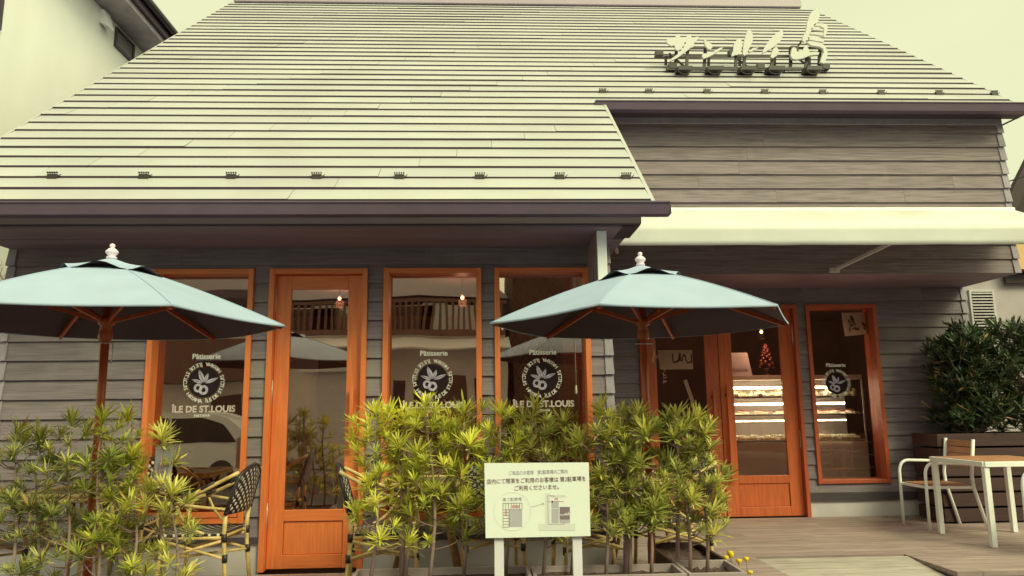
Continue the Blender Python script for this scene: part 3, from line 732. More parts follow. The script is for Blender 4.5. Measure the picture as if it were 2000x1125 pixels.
SH_ = [[(1617,415),(1625,375),(1655,320),(1665,240),(1690,160),(1720,110),(1780,95),(1796,150),(1780,220),(1742,262),(1710,310),(1690,350),(1668,402),(1637,433)],
       [(1735,250),(1760,238),(1830,238),(1873,262),(1876,300),(1868,345),(1845,375),(1832,372),(1838,330),(1840,288),(1800,266),(1735,264)],
       [(1712,286),(1760,284),(1832,300),(1832,316),(1770,306),(1705,304)],
       [(1700,330),(1760,328),(1832,338),(1828,366),(1770,356),(1696,350)],
       [(1690,378),(1760,380),(1842,398),(1838,430),(1780,424),(1688,408)],
       [(1660,432),(1700,420),(1790,437),(1840,462),(1876,520),(1872,590),(1836,652),(1800,640),(1816,580),(1838,540),(1830,500),(1790,477),(1710,467)],
       [(1498,570),(1508,500),(1530,483),(1553,498),(1562,530),(1620,520),(1640,478),(1665,475),(1685,510),(1690,535),(1760,530),(1790,540),(1785,560),(1690,570),(1620,600),(1550,612),(1512,600)]]
def zp(a, b, Y): return at(1260+a/5.263, b/5.263, Y)
RS = thing('roof_sign', 'row of pale brush lettering on a dark metal rack standing on the roof', 'sign', (3.2, 8.5, 5.35))
for grp in ([SA], NN, RU, II, SH_):
    mb = MB()
    for i, poly in enumerate(grp): mb.plate(poly, lambda a, b, d: zp(a, b, 8.42)+Vector((0, d, 0)), .028+.002*i)
    mb.build('character', m_char, RS)
mb = MB()
def rail(a0, a1, b, Y, r=.022):
    mb.bar(zp(a0, b, Y), zp(a1, b, Y), r, r*1.15)
rail(215, 1835, 710, 8.46, .028); rail(95, 1482, 582, 8.72); rail(450, 1830, 495, 8.56)
for a, b in ((318,500),(433,505),(615,495),(935,560),(1020,560),(1305,590),(1500,500),(1660,560),(1795,490)):
    mb.bar(zp(a-8, 700, 8.50), zp(a+4, b, 8.50), .036, .03)
mb.bar(zp(1560,490,8.5), zp(1620,405,8.5), .03, .02)
for a0, b0, a1, b1 in ((250,550,410,690),(870,545,1060,690),(1480,545,1700,690)): mb.bar(zp(a0,b0,8.72), zp(a1,b1,8.46), .022, .022)
for a, b in ((95,600),(835,600),(1460,560),(225,735),(1120,735),(1780,740)):
    p = zp(a+25, b, 8.6); p = Vector((p.x, p.y-.0, p.z)); mb.box(p.x-.045, p.x+.045, p.y-.16, p.y-.08, p.z-.03, p.z+.035)
for x in (2.35, 2.9, 3.3, 3.75, 4.2): mb.bar((x, 8.48, zp(800, 712, 8.46).z), (x, 8.52, zr(8.52)-.01), .03, .03); mb.bar((x, 8.72, zp(800, 582, 8.72).z), (x, 8.75, zr(8.75)-.01), .03, .03)
mb.build('rack', m_dark, RS)
for a0, a1 in ((322,482),(628,806),(965,1142),(1252,1432),(1640,1815)):
    c = (zp(a0, 705, 8.30)+zp(a1, 705, 8.30))/2; hw = (zp(a1,705,8.30)-zp(a0,705,8.30)).x/2
    mb = MB(); z = c.z
    mb.hexa([(c.x-hw,8.26,z-.035),(c.x+hw*.8,8.26,z-.035),(c.x+hw*.8,8.42,z-.045),(c.x-hw,8.42,z-.045),(c.x-hw*.8,8.26,z+.02),(c.x+hw,8.26,z+.02),(c.x+hw,8.42,z+.045),(c.x-hw*.8,8.42,z+.045)])
    f = mb.build('floodlight', m_dark, RS, bevel=.004)
    mb = MB(); mb.tube([(c.x-hw*.8, 8.28, z-.03)]+[(c.x-hw*.8*math.cos(math.pi*k/8)-hw*.1, 8.26, z-.04-.05*math.sin(math.pi*k/8)) for k in range(9)], .006, 6); mb.build('cable', m_wire, f)
# posters seen from behind with the mirrored brush lettering
def poster(x0, x1, z0, z1, Y, groups, lab, tilt=0, sc_=1, ofs=(0, 0)):
    t = thing('poster', lab, 'poster', ((x0+x1)/2, Y, (z0+z1)/2))
    mb = MB(); mb.hexa([(x0,Y,z0+tilt*.0),(x1,Y,z0+tilt),(x1,Y+.004,z0+tilt),(x0,Y+.004,z0),(x0-.02,Y,z1),(x1,Y,z1),(x1,Y+.004,z1),(x0-.02,Y+.004,z1)]); mb.build('sheet', m_poster, t)
    mb = MB()
    for g in groups:
        for poly in g: mb.plate(poly, lambda a, b, d: (x0+ofs[0]+(1876-a)*sc_, Y-.0015+d, z1-ofs[1]-b*sc_), -.0015)
    mb.build('lettering', m_ink, t)
poster(4.42, 4.76, 2.09, 2.38, YR+.14, [SH_, II, RU], 'cream poster with dark brush lettering hung behind the top of the rightmost window', .03, .00036, (.05, 0))
t = poster(2.13, 2.53, 1.71, 1.94, YR+.14, [[[(1700,100),(1730,100),(1735,330),(1700,350)],[(1500,120),(1530,110),(1560,250),(1600,300),(1720,330),(1700,370),(1560,350),(1500,280)],[(1480,90),(1510,60),(1530,200),(1500,330),(1470,310)],
     [(1300,330),(1340,150),(1400,100),(1440,200),(1470,330),(1430,330),(1400,180),(1370,180),(1340,330)],[(1150,120),(1185,110),(1200,330),(1330,350),(1320,385),(1160,365)]]], 'pale poster with dark brush strokes behind the left entrance door glass', 0, .00042, (.09, 0))

# ================================================================== AWNING
A = thing('awning', 'wide pale cloth awning stretched out over the shop entrance', 'awning', (3.5, YU, 3.3))
AX0, AX1, AY = 1.105, 5.86, 6.80
mb = MB(); mb.grid(lambda u, v: (AX0+(AX1-AX0)*u, YU-.06+(AY-YU+.06)*v, 3.36-(3.36-2.965)*v-.018*math.sin(math.pi*v)), 24, 8)
mb.build('cloth', m_aw, A, solid=.004)
mb = MB(); mb.grid(lambda u, v: (AX0+(AX1-AX0)*u, AY-.012+.004*math.sin(u*23+math.sin(u*11))*v, 2.965-.195*v+.0015*math.sin(u*31+1.5*math.sin(u*17))*v), 160, 4)
mb.build('valance', m_aw, A, solid=.003)
mb = MB(); mb.box(AX0, AX1, AY-.008, AY+.03, 2.93, 2.962); mb.build('front_bar', m_wf, A)
mb = MB(); mb.box(AX0, AX1, YU-.09, YU-.035, 3.33, 3.385); mb.build('roller', m_wf, A, bevel=.01)
for x in (3.80,):
    mb = MB(); mb.bar((x, YU-.05, 2.70), (x+.42, AY+.05, 2.92), .035, .03); mb.m = 0; mb.box(x-.06, x+.05, YU-.07, YU-.032, 2.67, 2.72); mb.build('arm', m_plas, A)
mb = MB(); mb.bar((1.45, YU-.05, 2.9), (1.26, AY+.05, 2.93), .035, .03); mb.build('arm', m_plas, A)

# projecting sign under the eave
t = thing('projecting_sign', 'pale board sign jutting from the wall corner under the eave', 'sign', (.95, 6.0, 2.4))
mb = MB(); mb.box(.915, .975, 5.70, 6.25, 1.98, 2.635); mb.build('panel', mat('sign_side', (.26, .20, .24), .6, .1), t)
mb = MB(); mb.box(.912, .985, 5.665, 5.699, 1.98, 2.637); mb.build('edge_board', m_wf, t)
mb = MB()
for cz, r_ in ((2.30,.02),(2.26,.03),(2.36,.016)): mb.add([(.9125, 5.93+r_*math.cos(k), cz+r_*math.sin(k)*1.4) for k in [j*.785 for j in range(8)]], [tuple(range(8))])
mb.build('emblem', m_txt, t, solid=.001)

# ================================================================== UMBRELLAS
def umbrella(x, y, rot, E, Rr, lab):
    U = thing('patio_umbrella', lab, 'umbrella', (x, y, 0), 'patio umbrellas on the terrace')
    H = E+.365
    cor = [(Rr*math.cos(R(rot+60*k)), Rr*math.sin(R(rot+60*k))) for k in range(6)]
    mb = MB(); n = 8; mrows = 14
    for k in range(6):
        c0, c1 = Vector((*cor[k], 0)), Vector((*cor[(k+1) % 6], 0))
        def fn(u, v):
            t = .13+.87*v; p = (c0*(1-u)+c1*u)*t
            sag = -.035*math.sin(math.pi*u)*t*t*(0.3+.7*v)
            wr = .0035*math.sin(v*23+k*2)*math.sin(math.pi*u)*v
            zz = E+(H-E)*(1-t)+.022*math.sin(math.pi*t)+sag*.35+wr
            return (x+p.x, y+p.y, zz)
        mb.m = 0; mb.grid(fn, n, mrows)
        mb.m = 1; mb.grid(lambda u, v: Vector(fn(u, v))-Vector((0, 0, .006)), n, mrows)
    cv = mb.build('canopy', [m_can, m_can_in], U)
    # hem with small corner pockets
    mb = MB()
    for k in range(6):
        c0, c1 = cor[k], cor[(k+1) % 6]
        mb.grid(lambda u, v: (x+(c0[0]*(1-u)+c1[0]*u)*(1.002), y+(c0[1]*(1-u)+c1[1]*u)*(1.002), E-.0115*math.sin(math.pi*u)-.014*v+.004), 8, 1)
    mb.build('hem', m_can, cv, solid=.003)
    mb = MB()
    for k in range(6):
        mb.tube([(x+cor[k][0]*t, y+cor[k][1]*t, E+(H-E)*(1-t)+.022*math.sin(math.pi*t)+.001) for t in [.14+.86*i/10 for i in range(11)]], .0035, 5)
    mb.build('seam', m_can, cv)
    mb = MB()
    for k in range(6):
        c0, c1 = Vector((*cor[k], 0)), Vector((*cor[(k+1) % 6], 0))
        def fn(u, v):
            t = .015+.275*v; p = (c0*(1-u)+c1*u)*t
            t0 = t; zz = E+(H-E)*(1-t0)+.022*math.sin(math.pi*t0)+.010+.042*(math.sin(math.pi*u)**2)*v*v - .006*v
            return (x+p.x, y+p.y, zz+.014*(1-v))
        mb.m = 0; mb.grid(fn, 8, 6)
        mb.m = 1; mb.grid(lambda u, v: Vector(fn(u, v))-Vector((0, 0, .005)), 8, 6)
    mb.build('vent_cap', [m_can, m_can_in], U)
    mb = MB(); mb.lathe([(.028,0),(.030,.012),(.020,.02),(.034,.036),(.036,.048),(.022,.062),(.010,.070),(.016,.080),(.014,.090),(.002,.096)], (x, y, H+.015), 14); mb.build('finial', m_fin, U)
    mb = MB(); mb.tube([(x, y, .27), (x, y, H)], .0235, 12); mb.build('pole', m_wleg, U)
    mb = MB(); mb.tube([(x, y, .04), (x, y, .28)], .028, 12); mb.lathe([(.26,0),(.26,.05),(.05,.075)], (x, y, .002), 20); mb.build('base', m_base, U)
    mb = MB(); mb.lathe([(.028,0),(.040,.02),(.040,.05),(.030,.09),(.046,.10),(.046,.13),(.026,.15)], (x, y, E-.11), 10); mb.build('runner', m_wleg, U)
    for k in range(6):
        a = Vector((x, y, H-.06)); b = Vector((x+cor[k][0]*.985, y+cor[k][1]*.985, E-.012)); mid = a.lerp(b, .48)-Vector((0, 0, .012))
        mb = MB(); mb.bar(a, b, .018, .026); rb = mb.build('rib', m_wleg, U)
        mb = MB(); s0 = Vector((x+cor[k][0]*.035, y+cor[k][1]*.035, E+.01)); mb.bar(s0, mid, .016, .022); mb.build('strut', m_wleg, rb)
    mb = MB(); mb.tube([(x-.06, y-.02, 1.665), (x+.06, y-.02, 1.665)], .004, 6)
    mb.tube([(x+.055, y-.02, 1.665), (x+.06, y-.022, 1.60), (x+.05, y-.02, 1.54)], .003, 6); mb.build('pin', m_metal, U)
    return U
umbrella(-2.20, 4.425, 12.5, 1.785, 1.0, 'leftmost pale blue patio umbrella, shading the terrace in front of the leftmost window')
umbrella(1.053, 4.79, 4.3, 1.802, 1.0, 'right pale blue patio umbrella, standing behind the planters and parking notice')

# ================================================================== TERRACE FURNITURE
def bow(a, b, c, n=8):   # quadratic curve
    a, b, c = Vector(a), Vector(b), Vector(c); return [a*(1-t)**2+b*2*t*(1-t)+c*t*t for t in [i/n for i in range(n+1)]]
def rattan_chair(lab):
    C = thing('rattan_chair', lab, 'chair', group='rattan bistro chairs on the terrace')
    mb = MB()   # seat
    mb.grid(lambda u, v: (-.20+.42*u, (-.215+.43*v)*(1-.10*(1-u)), .452-.012*math.sin(math.pi*v)*math.sin(math.pi*u)), 8, 8, lambda u, v: (u*.42, v*.43)); mb.build('seat', m_weave, C, solid=.018)
    mb = MB()   # back
    mb.grid(lambda u, v: (-.235-.07*v-.035*(1-(2*u-1)**2), (-.215+.43*u)*(1-.12*v*v), .585+v*(.315-.07*(2*u-1)**2)), 12, 8, lambda u, v: (u*.43, v*.31)); mb.build('backrest', m_weave, C, solid=.014)
    mb = MB()
    for s in (-1, 1): pass
    rim = [(-.235-.07*v-.035*(1-(2*u-1)**2), (-.215+.43*u)*(1-.12*v*v), .585+v*(.315-.07*(2*u-1)**2)) for u, v in [(0, .0), (0, .5), (0, .9), (.08, 1), (.25, 1), (.5, 1), (.75, 1), (.92, 1), (1, .9), (1, .5), (1, 0)]]
    mb.tube(rim, .013, 8)
    mb.build('back_rim', m_wrap, C)
    for s in (-1, 1):
        mb = MB(); mb.tube([(.215, s*.215, .004), (.20, s*.205, .30), (.19, s*.20, .47)], .0145, 8); mb.build('leg', m_cane, C)
        mb = MB(); mb.tube([(-.27, s*.205, .004), (-.235, s*.20, .30), (-.225, s*.195, .47), (-.235, s*.205, .60)], .0145, 8); mb.build('leg', m_cane, C)
        mb = MB(); mb.tube(bow((-.31, s*.20, .86), (-.05, s*.27, .72), (.10, s*.255, .665), 6)+bow((.10, s*.255, .665), (.235, s*.25, .66), (.205, s*.21, .47), 7)[1:], .013, 8)
        mb.tube(bow((-.235, s*.21, .62), (-.06, s*.25, .64), (.06, s*.25, .66), 6), .010, 8)
        mb.tube(bow((.08, s*.25, .65), (.02, s*.25, .50), (-.10, s*.215, .465), 7), .010, 8)
        mb.m = 1
        for p, q in (((-.16, s*.232, .795), (-.08, s*.248, .755)), ((.03, s*.257, .70), (.10, s*.255, .668))): mb.tube([p, q], .0155, 8)
        mb.build('armrest', [m_cane, m_wrap], C)
    mb = MB()
    for s in (-1, 1):
        mb.tube([(-.225, s*.195, .435), (.195, s*.20, .435)], .011, 8); mb.tube([(.19, s*.2, .42), (-.245, s*.2, .30)], .010, 8); mb.tube([(-.23, s*.2, .42), (.205, s*.205, .30)], .010, 8)
        mb.tube([(s*.2, -.2, .435), (s*.2, .2, .435)], .011, 8)
    mb.tube([(.205, -.205, .30), (-.245, .2, .30)], .009, 8); mb.tube([(.205, .205, .30), (-.245, -.2, .30)], .009, 8)
    mb.m = 1
    for s in (-1, 1):
        for (xx, zz) in ((.195,.435),(-.23,.435),(.203,.305),(-.24,.305)): mb.tube([(xx, s*.2, zz-.025), (xx, s*.2, zz+.025)], .0185, 8)
    mb.ball((-.24, -.21, .60), .018, 8); mb.ball((-.24, .21, .60), .018, 8)
    mb.build('stretcher', [m_cane, m_wrap], C)
    return C
CH = [((-1.93, 5.42), 176, 'rattan chair nearest the orange door, facing left, its woven back beside the leftmost window'),
      ((-2.74, 6.02), -88, 'rattan chair against the leftmost window, behind its table, facing the street'),
      ((-3.42, 5.40), 4, 'rattan chair at the far left of the photo, facing right towards the leftmost table'),
      ((-.66, 5.33), 6, 'rattan chair just right of the orange door, facing right behind the bright shrubs'),
      ((.07, 5.60), -86, 'rattan chair whose woven back rises just behind the parking notice'),
      ((.74, 5.45), 186, 'rattan chair between the parking notice and the right umbrella pole, facing left'),
      ((1.38, 5.66), 183, 'rattan chair at the right end of the shrubs, nearest the shop entrance')]
c0 = rattan_chair(CH[0][2])
for i, ((x, y), a, lab) in enumerate(CH):
    o = c0 if i == 0 else dup(c0, (0,0,0)); o.location = (x, y, 0); o.rotation_euler = (0, 0, R(a)); o['label'] = lab
def bistro_table(lab):
    T = thing('bistro_table', lab, 'table', group='cane edged bistro tables')
    mb = MB(); mb.box(-.31, .31, -.31, .31, .705, .722); mb.build('tabletop', m_ttop, T, bevel=.004)
    mb = MB(); q = .325
    for z in (.722, .695):
        for a, b in (((-q,-q),(q,-q)),((q,-q),(q,q)),((q,q),(-q,q)),((-q,q),(-q,-q))): mb.tube([(*a, z), (*b, z)], .0145, 8)
    mb.build('rim', m_cane, T)
    for sx in (-1, 1):
        for sy in (-1, 1):
            mb = MB(); mb.tube([(sx*.25, sy*.25, .004), (sx*.16, sy*.16, .40), (sx*.24, sy*.24, .69)], .017, 8); mb.build('leg', m_caned, T)
    mb = MB(); mb.tube([(-.16,-.16,.4),(.16,.16,.4)], .012, 8); mb.tube([(-.16,.16,.402),(.16,-.16,.402)], .012, 8)
    for sx in (-1, 1): mb.tube(bow((sx*.17, -.17, .45), (sx*.19, -.19, .66), (sx*.05, -.26, .69)), .010, 8)
    mb.build('brace', m_cane, T)
    return T
TB = [((-2.78, 5.53), 'square cane edged table under the leftmost umbrella, in front of the leftmost window'),
      ((-.02, 5.0), None), ((-.42, 5.93), 'square cane edged table against the second window'),
      ((1.30, 6.0), 'cane edged table behind the right umbrella pole at the wall corner')]
t0 = bistro_table(TB[0][1]); first = True
for (x, y), lab in TB:
    if lab is None: continue
    o = t0 if first else dup(t0, (0,0,0)); first = False
    o.location = (x, y, 0); o['label'] = lab
t = thing('menu_card', 'small menu card with a swirl picture standing on the leftmost table', 'menu card', (-2.5, 5.5, .735))
a = at(305, 872, 5.5); b_ = at(336, 912, 5.5)
mb = MB(); mb.box(a.x, b_.x, 5.495, 5.505, .735, a.z); mb.build('card', m_post, t)
mb = MB()
cx, cz = (a.x+b_.x)/2, .735+(a.z-.735)*.5
mb.tube([(cx+.042*math.cos(q*.5)*(1-q*.03), 5.492, cz+.045*math.sin(q*.5)*(1-q*.03)) for q in range(20)], .005, 6); mb.ball((cx-.01, 5.492, cz), .012, 6); mb.build('picture', m_fruit, t)

# ---- white table and chairs on the right
T = thing('outdoor_table', 'white metal table with slatted wooden top at the right edge', 'table', (4.85, 7.05, 0))
tl = [at(1828, 889, 7.72), at(1925, 899, 6.80), at(2060, 899, 6.80)]
X0, X1, YA, YB = 4.50, 5.28, 6.66, 7.46
mb = MB()
for a_, b_ in (((X0,YA),(X1,YA)),((X1,YA),(X1,YB)),((X1,YB),(X0,YB)),((X0,YB),(X0,YA))): mb.bar((*a_,.72),(*b_,.72), .035, .045)
mb.build('frame', m_wf, T, bevel=.003)
mb = MB()
for i in range(9): mb.box(X0+.022, X1-.022, YA+.022+i*.084, YA+.022+i*.084+.078, .728, .746)
mb.build('tabletop', m_slat, T, bevel=.002)
for sx in (0, 1):
    for sy in (0, 1):
        x = X1-.02 if sx else X0+.02; y = YB-.02 if sy else YA+.02
        mb = MB(); mb.bar((x, y, .002), (x, y, .698), .048, .048); mb.build('leg', m_wf, T, bevel=.004)
def white_chair(lab):
    C = thing('armchair', lab, 'chair', group='white metal armchairs with wooden slats')
    for s in (-1, 1):
        y = s*.235
        mb = MB(); mb.tube([(.28, y, .002), (.27, y, .55)]+bow((.27, y, .55), (.265, y, .665), (.17, y, .672), 6)[1:]+[(-.20, y, .66)], .0155, 10); mb.build('armrest', m_wf, C)
        mb = MB(); mb.tube([(-.33, y*.97, .002), (-.22, y*.97, .43), (-.215, y*.97, .55), (-.27, y*.97, .90)], .0165, 10); mb.build('leg', m_wf, C)
    mb = MB()
    for s in (-1, 1): mb.bar((.27, s*.215, .43), (-.22, s*.215, .425), .026, .026)
    mb.bar((.255, -.215, .43), (.255, .215, .43), .024, .024); mb.bar((-.21, -.215, .425), (-.21, .215, .425), .024, .024); mb.build('seat_frame', m_wf, C)
    mb = MB()
    for i in range(6): mb.box(-.19+i*.073, -.19+i*.073+.066, -.20, .20, .440, .455)
    mb.build('seat', m_slat, C, bevel=.002)
    mb = MB()
    for i in range(4):
        z = .62+i*.068; x = -.228-(z-.55)*.05/.35-.003
        mb.hexa([(x-.008,-.212,z),(x+.008,-.212,z),(x+.008,.212,z),(x-.008,.212,z),(x-.017,-.212,z+.06),(x-.001,-.212,z+.06),(x-.001,.212,z+.06),(x-.017,.212,z+.06)])
    mb.build('backrest', m_slat, C, bevel=.002)
    return C
wc = white_chair('white metal armchair with wooden slat back standing behind the white table'); wc.location = (4.74, 7.77, 0); wc.rotation_euler = (0, 0, R(180))
dup(wc, (4.97, 6.24, 0), R(180), 'white metal armchair cut off by the right edge, in front of the white table')

# ================================================================== PLANTERS AND SHRUBS
def trough(x0, x1, y0, y1, z0, z1, lab, mt=m_pl, th=.022, grp=None, slats=1, gap=.004):
    P = thing('planter_box', lab, 'planter', ((x0+x1)/2, (y0+y1)/2, z0), grp)
    mb = MB(); h = (z1-z0)/slats
    for i in range(slats):
        a, b = z0+i*h+gap, z0+(i+1)*h-gap*.2
        mb.box(x0, x1, y0, y0+th, a, b); mb.box(x0, x1, y1-th, y1, a, b); mb.box(x0, x0+th, y0+th, y1-th, a, b-.001); mb.box(x1-th, x1, y0+th, y1-th, a, b-.001)
    mb.build('box', mt, P, bevel=.002)
    mb = MB(); n = 14; rg = random.Random(int(x0*100)); hs = {}
    def hf(i, j): return hs.setdefault((round(i*n), round(j*n)), rg.uniform(-.012, .012))
    mb.grid(lambda u, v: (x0+th+(x1-x0-2*th)*u, y0+th+(y1-y0-2*th)*v, z1-.045+hf(u, v)), n, n); mb.build('soil', m_soil, P)
    return P
gp = 'wooden planter troughs along the front'
trough(-.76, .28, 4.42, 4.74, 0, .315, 'pale wooden planter under the bright yellow green shrubs', grp=gp)
trough(.29, 1.17, 4.42, 4.72, 0, .315, 'pale wooden planter behind the parking notice posts', grp=gp)
trough(1.18, 1.52, 4.42, 4.80, 0, .315, 'small pale planter at the front right corner of the shrubs', grp=gp)
trough(1.22, 1.60, 4.86, 5.70, 0, .27, 'dark narrow planter running back beside the flowers', m_plb, grp=gp)
trough(-3.55, -1.62, 4.05, 4.38, 0, .25, 'wooden planter under the darker shrubs on the left', grp=gp)

def rosette(mb, p, d, size, n, rng, bright, wide=.047):
    d = Vector(d).normalized(); u = d.orthogonal().normalized(); v = d.cross(u)
    ph = rng.random()*6.28
    for i in range(n):
        a = ph+i*2.399+rng.uniform(-.25, .25); el = rng.uniform(.05, 1.0)
        if i > n*.7: el = rng.uniform(.75, 1.25)
        dirv = (u*math.cos(a)+v*math.sin(a))*math.cos(el)+d*math.sin(el)
        L = size*rng.uniform(.65, 1.15); W = size*wide*rng.uniform(.8, 1.25)
        sd = dirv.cross(d)
        if sd.length < .1: sd = dirv.cross(Vector((.3, .8, .5)))
        sd = sd.normalized(); base = p-d*size*rng.uniform(0, .55)*(1-min(1, el))
        nrm = sd.cross(dirv).normalized()
        k = rng.uniform(-.12, .22); droop = Vector((0, 0, -L*k))
        m1 = base+dirv*L*.45+nrm*L*.04+droop*.2; m2 = base+dirv*L*.8+droop*.6; tip = base+dirv*L+droop
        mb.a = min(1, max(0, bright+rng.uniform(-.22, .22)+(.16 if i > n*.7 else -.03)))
        mb.m = 1 if rng.random() < .035 else 0
        mb.add([base-sd*W*.3, base+sd*W*.3, m1+sd*W, m1-sd*W, m2+sd*W*.8, m2-sd*W*.8, tip], [(0,1,2,3),(3,2,4,5),(5,4,6)])
def shrub(lab, x, y, z0, top, rng, mt, bright, spread=.17, nros=26, size=.114, lean=0, nl=36, low=.45, grp='podocarpus shrubs in the planters', stem=.012, wide=.047):
    S = thing('podocarpus_shrub', lab, 'shrub', (x, y, z0), grp)
    st = MB(); lv = MB()
    H = top-z0; pts = []; wob = rng.uniform(-1, 1)
    for i in range(7):
        t = i/6; pts.append(Vector((x+lean*t*t*H+.022*math.sin(t*5+wob), y+.02*math.sin(t*4+wob*2), z0+H*.9*t)))
    st.tube(pts, [stem*(1-.65*i/6) for i in range(7)], 6)
    rosette(lv, pts[-1]+Vector((0, 0, .05)), (rng.uniform(-.3, .3), rng.uniform(-.3, .3), 1), size*1.1, int(nl*1.3), rng, bright+.12, wide)
    for k in range(nros):
        t = low+(1-low)*(k+.5)/nros; t = min(.98, t+rng.uniform(-.06, .06)); fi = t*6; i = min(5, int(fi)); b = pts[i].lerp(pts[i+1], fi-i)
        a = k*2.399+rng.uniform(-.5, .5); r = spread*rng.uniform(.35, 1.1)*(1-.35*max(0, t-.7)/.3); e = b+Vector((math.cos(a)*r, math.sin(a)*r*.8, r*rng.uniform(.1, .8)))
        st.tube([b, b.lerp(e, .5)+Vector((0, 0, -.012)), e], [.0045, .0035, .0025], 4)
        d = (e-b).normalized()*.55+Vector((0, 0, .75))
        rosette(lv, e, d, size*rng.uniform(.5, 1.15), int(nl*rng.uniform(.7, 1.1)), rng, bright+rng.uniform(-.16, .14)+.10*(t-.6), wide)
    st.build('trunk', m_bark, S); lv.build('foliage', [mt, m_dry], S, attr='tint')
    return S
rng = random.Random(77)
def px(xp, yp, Y): return at(xp, yp, Y).x
cen = [ # x at trunk foot, y top in photo, material, bright, spread, nros, label
 (727, 790, 4.55, m_leafY, .72, .17, 34, 'brightest yellow green shrub at the left end of the middle planter'),
 (790, 800, 4.62, m_leafY, .66, .15, 24, 'yellow green shrub with a thick stake, second from the left in the middle planter'),
 (843, 775, 4.52, m_leafY, .62, .16, 28, 'yellow green shrub in front of the second window, its tip over the round emblem'),
 (903, 790, 4.60, m_leafY, .54, .16, 28, 'shrub in front of the right side of the second window'),
 (985, 790, 4.62, m_leafY, .58, .17, 26, 'yellow green shrub rising behind the left half of the parking notice'),
 (1062, 785, 4.58, m_leafG, .50, .17, 26, 'mid green shrub rising behind the middle of the parking notice'),
 (1120, 815, 4.66, m_leafG, .42, .14, 14, 'thin airy shrub rising behind the right edge of the parking notice'),
 (1183, 785, 4.55, m_leafG, .60, .15, 26, 'green shrub just right of the parking notice'),
 (1228, 815, 4.60, m_leafG, .45, .16, 30, 'dark green shrub beside the wooden stake, left of the right umbrella pole'),
 (1270, 795, 4.55, m_leafG, .50, .17, 34, 'dense shrub directly in front of the right umbrella pole'),
 (1345, 800, 4.60, m_leafG, .46, .17, 36, 'dense dark shrub right of the right umbrella pole'),
 (1380, 805, 4.62, m_leafG, .55, .14, 30, 'rightmost shrub of the front planters, beside the yellow flowers'),
]
for x_, yt, Y, mt, br, sp, nr, lab in cen:
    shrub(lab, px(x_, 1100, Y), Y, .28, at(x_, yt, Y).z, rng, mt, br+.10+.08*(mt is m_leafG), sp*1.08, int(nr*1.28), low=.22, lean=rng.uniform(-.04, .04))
lef = [
 (20, 830, 4.20, m_leafG, .40, .17, 24, 'dark green shrub cut off by the left edge of the photo'),
 (70, 840, 4.25, m_leafG, .36, .18, 34, 'dark green shrub left of the leftmost umbrella pole, second from the left edge'),
 (125, 808, 4.20, m_leafG, .48, .17, 30, 'tall green shrub third from the left edge'),
 (190, 800, 4.15, m_leafY, .40, .15, 28, 'yellow green shrub growing round the leftmost umbrella pole'),
 (232, 800, 4.26, m_leafY, .50, .10, 16, 'slim yellow green shrub between the leftmost umbrella pole and the tall stake'),
 (262, 880, 4.20, m_leafY, .48, .14, 24, 'low yellow green shrub at the foot of the tall stake'),
 (318, 835, 4.25, m_leafG, .60, .12, 18, 'sparse pale green shrub in front of the leftmost window'),
 (345, 960, 4.15, m_leafG, .62, .10, 10, 'small sparse shrub in front of the facing left rattan chair'),
]
for x_, yt, Y, mt, br, sp, nr, lab in lef:
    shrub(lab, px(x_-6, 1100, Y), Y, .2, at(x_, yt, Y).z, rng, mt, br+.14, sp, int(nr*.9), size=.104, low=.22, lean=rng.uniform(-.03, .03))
for (xa, ya, yb, Y, r_, lab) in ((785, 1125, 850, 4.66, .017, 'thick wooden stake in the middle planter, between the two brightest shrubs'),
                                 (1222, 1110, 820, 4.68, .020, 'thick wooden stake just left of the right umbrella pole'),
                                 (256, 1125, 825, 4.30, .014, 'tall bare wooden stake in the left planter'),
                                 (1322, 1100, 805, 4.76, .013, 'grey wooden stake inside the dense shrubs on the right')):
    a = at(xa, ya, Y); b = at(xa+(ya-yb)*.01, yb, Y)
    mb = MB(); mb.tube([(a.x, Y, .2), (b.x, Y+.01, b.z)], [r_, r_*.9], 8); tag(mb.build('stake', m_stake), lab, 'stake')
# right hedge box
HP = trough(4.93, 7.2, 8.02, 8.5, 0, .945, 'tall dark slatted wooden planter behind the white furniture', m_plb, .03, slats=6, gap=.02)
for i, (xx, top, lab) in enumerate(((5.42, 2.02, 'dark evergreen bush at the left end of the tall wooden planter'), (5.62, 2.14, 'dark evergreen bush in the middle of the tall wooden planter'), (6.1, 2.2, 'dark evergreen bush at the right edge above the tall wooden planter'))):
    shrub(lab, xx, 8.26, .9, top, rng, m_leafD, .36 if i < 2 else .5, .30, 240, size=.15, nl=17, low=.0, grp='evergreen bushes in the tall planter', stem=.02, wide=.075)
# flowers
F = [(1400,1082),(1413,1090),(1428,1084),(1419,1104),(1443,1096),(1457,1092),(1465,1118)]
pr = thing('yellow_flower', 'small yellow flower on a thin stem beside the front right planter', 'flower', group='yellow flowers beside the planter')
mb = MB(); mb.tube([(0,0,0),(.008,0,.08),(0,0,.155)], .0025, 5); mb.build('stem', m_stem, pr)
mb = MB(); mb.lathe([(.004,0),(.018,.012),(.021,.024),(.010,.026)], (0,0,.155), 8)
mb.build('bloom', m_fly, pr)
for i, (a_, b_) in enumerate(F):
    p = at(a_, b_, 5.15+.1*(i % 3)); o = pr if i == 0 else dup(pr, (0,0,0)); o.location = (max(1.66, p.x), p.y, p.z-.17); o.scale = (1, 1, 1)
    o.location.z = 0; o.scale = (1, 1, max(.5, p.z/.17)) if p.z > .1 else (1, 1, .8)

